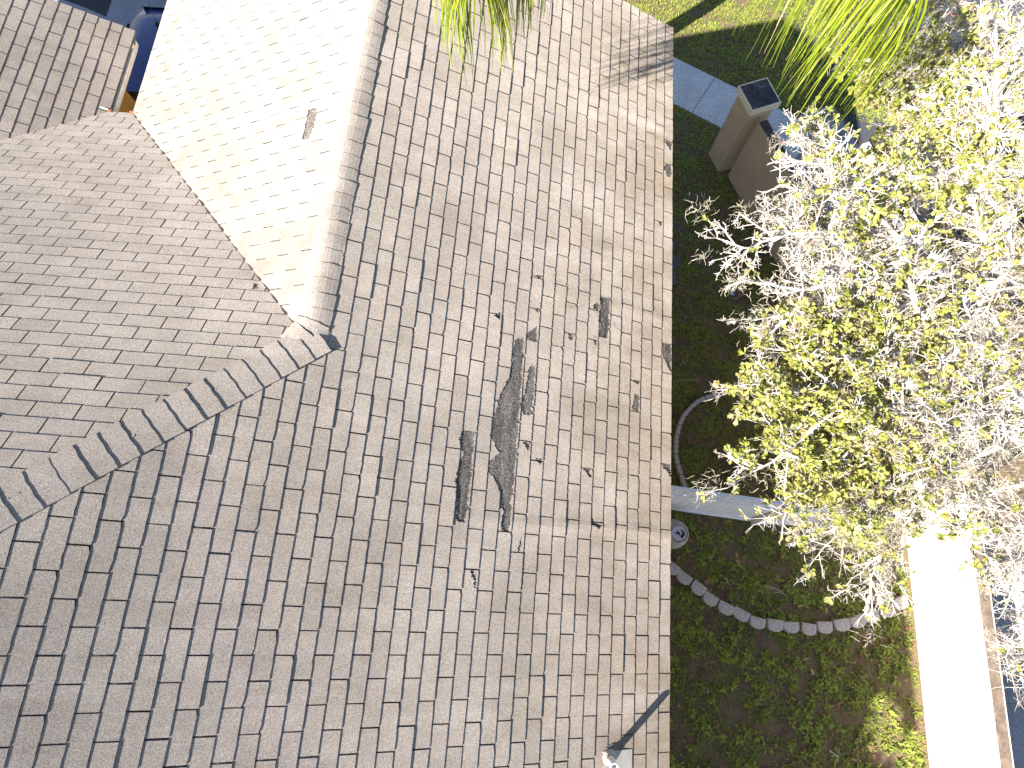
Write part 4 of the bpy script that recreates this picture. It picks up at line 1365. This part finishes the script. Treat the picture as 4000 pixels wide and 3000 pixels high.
def frond(ctrl, n_leaf, llen, droop, seed, lw=.018, spread=.35, jitter=.1, s0=.25):
    rr = np.random.default_rng(seed)
    ctrl = np.array(ctrl, float)
    def B(t):
        x = t * (len(ctrl) - 1); i = min(int(x), len(ctrl) - 2); f = x - i
        p0 = ctrl[max(i - 1, 0)]; p1 = ctrl[i]; p2 = ctrl[i + 1]; p3 = ctrl[min(i + 2, len(ctrl) - 1)]
        return .5 * ((2 * p1) + (-p0 + p2) * f + (2 * p0 - 5 * p1 + 4 * p2 - p3) * f * f + (-p0 + 3 * p1 - 3 * p2 + p3) * f ** 3)
    path = [B(t) for t in np.linspace(0, 1, 26)]
    b = MB(); b.tube(path, np.linspace(.022, .004, 26), 6, .75)
    rach = b.build("frond", M['palm'], palm)
    lf = MB()
    for k in range(n_leaf):
        t = s0 + (1 - s0) * (k + rr.random()) / n_leaf
        p = B(min(t, .999)); d = nz(B(min(t + .01, 1.0)) - B(max(t - .01, 0)))
        for sg in (-1, 1):
            side = nz(np.cross(d, (0, 0, 1))) * sg
            L = llen * rr.uniform(.72, 1.12) * (1 - .30 * abs(t - .6))
            dr = nz(d * rr.uniform(.25, .7) + side * spread * rr.uniform(.3, 2.0) + np.array([0, 0, rr.uniform(-.35, .25)]) + rr.normal(0, jitter, 3))
            wv = nz(np.cross(dr, rr.normal(0, 1, 3)))
            q = p.copy(); ns = 7; vs = []; tn = float(np.clip(rr.normal(.55, .2), 0, .9)); 
            if rr.random() < .07: tn = .97
            W = lw * rr.uniform(.6, 1.2)
            for i in range(ns + 1):
                s = i / ns; w = W * (1 - s ** 2.2) * .5 + .0012
                vs += [q - wv * w, q + wv * w]
                dr = nz(dr * (1 - droop) + np.array([0, 0, -1.0]) * droop + rr.normal(0, .05, 3)); q = q + dr * L / ns
                wv = nz(wv - dr * (wv @ dr) + rr.normal(0, .12, 3))
            lf.add(vs, [(2 * i, 2 * i + 1, 2 * i + 3, 2 * i + 2) for i in range(ns)], tn)
    lf.build("leaflets", M['palm'], rach)


zf = EZ
def over(px, py, z, up, dy=.10): return at(px, py, EZ + z) + np.array([.02, dy, up])
f1 = [pc, (-1.2, 9.4, zf + 4.6), (-1.6, 7.7, zf + 4.5), (-2.0, 6.2, zf + 4.0), over(1800, 60, 1.7, 1.25), over(1850, 230, 1.6, 1.10), over(1870, 340, 1.55, .95)]
frond(f1, 150, 1.0, .42, 1, .012, .95, .14, .60)
f1b = [pc, (-.9, 9.4, zf + 4.4), (-1.1, 7.9, zf + 4.3), (-1.40, 6.6, zf + 3.9), over(2010, 60, 1.7, .95), over(2050, 180, 1.65, .85)]
frond(f1b, 70, .85, .50, 2, .010, .50, .10, .66)
RT = [over(px, py, 1.25, 1.30) for px, py in ((2900, -40), (3010, 70), (3110, 200), (3160, 330), (3210, 480))]
f2 = [pc, (-.5, 9.2, zf + 4.6), (-.2, 7.6, zf + 4.3)] + RT
frond(f2, 140, 1.45, .50, 3, .012, .45, .12, .42)
f3 = [pc, (-.3, 9.4, zf + 4.5), (.25, 7.9, zf + 4.2)] + [over(px, py, 1.15, 1.3) for px, py in ((2960, -110), (3070, 0), (3170, 130), (3230, 260))]
frond(f3, 105, 1.35, .50, 4, .012, .45, .12, .45)
for k, a in enumerate(np.radians([15, 60, 105, 150, 200])):
    d = np.array([math.cos(a), math.sin(a), 0])
    frond([pc, pc + d * 1.2 + (0, 0, .7), pc + d * 2.4 + (0, 0, .5), pc + d * 3.3 + (0, 0, -.6)], 40, .7, .35, 20 + k, .022, .5)

car(-9.22, 8.95, "dark blue car with a roof antenna seen between the two roof wings", -1)
car(-8.75, 14.4, "second blue car parked ahead, mostly hidden behind the bright roof")
# unseen roofed block, added west of the house to shade the driveway
deck_obj([(-12.6, -2.0), (-12.6, 8.2), (-15.8, 8.2), (-15.8, -2.0)], lambda x, y: EZ + 0.35 - TN * (x + 12.6), M['shingle_west'])
deck_obj([(-15.8, -2.0), (-15.8, 8.2), (-19.0, 8.2), (-19.0, -2.0)], lambda x, y: EZ + 0.35 + TN * (x + 19.0), M['shingle_west'])
b = MB(); b.box(-18.6, -13.0, -1.6, 7.7, 0, EZ + 0.3); b.build("wall", M['stucco_house'], house)
print("objects", len(bpy.data.objects))
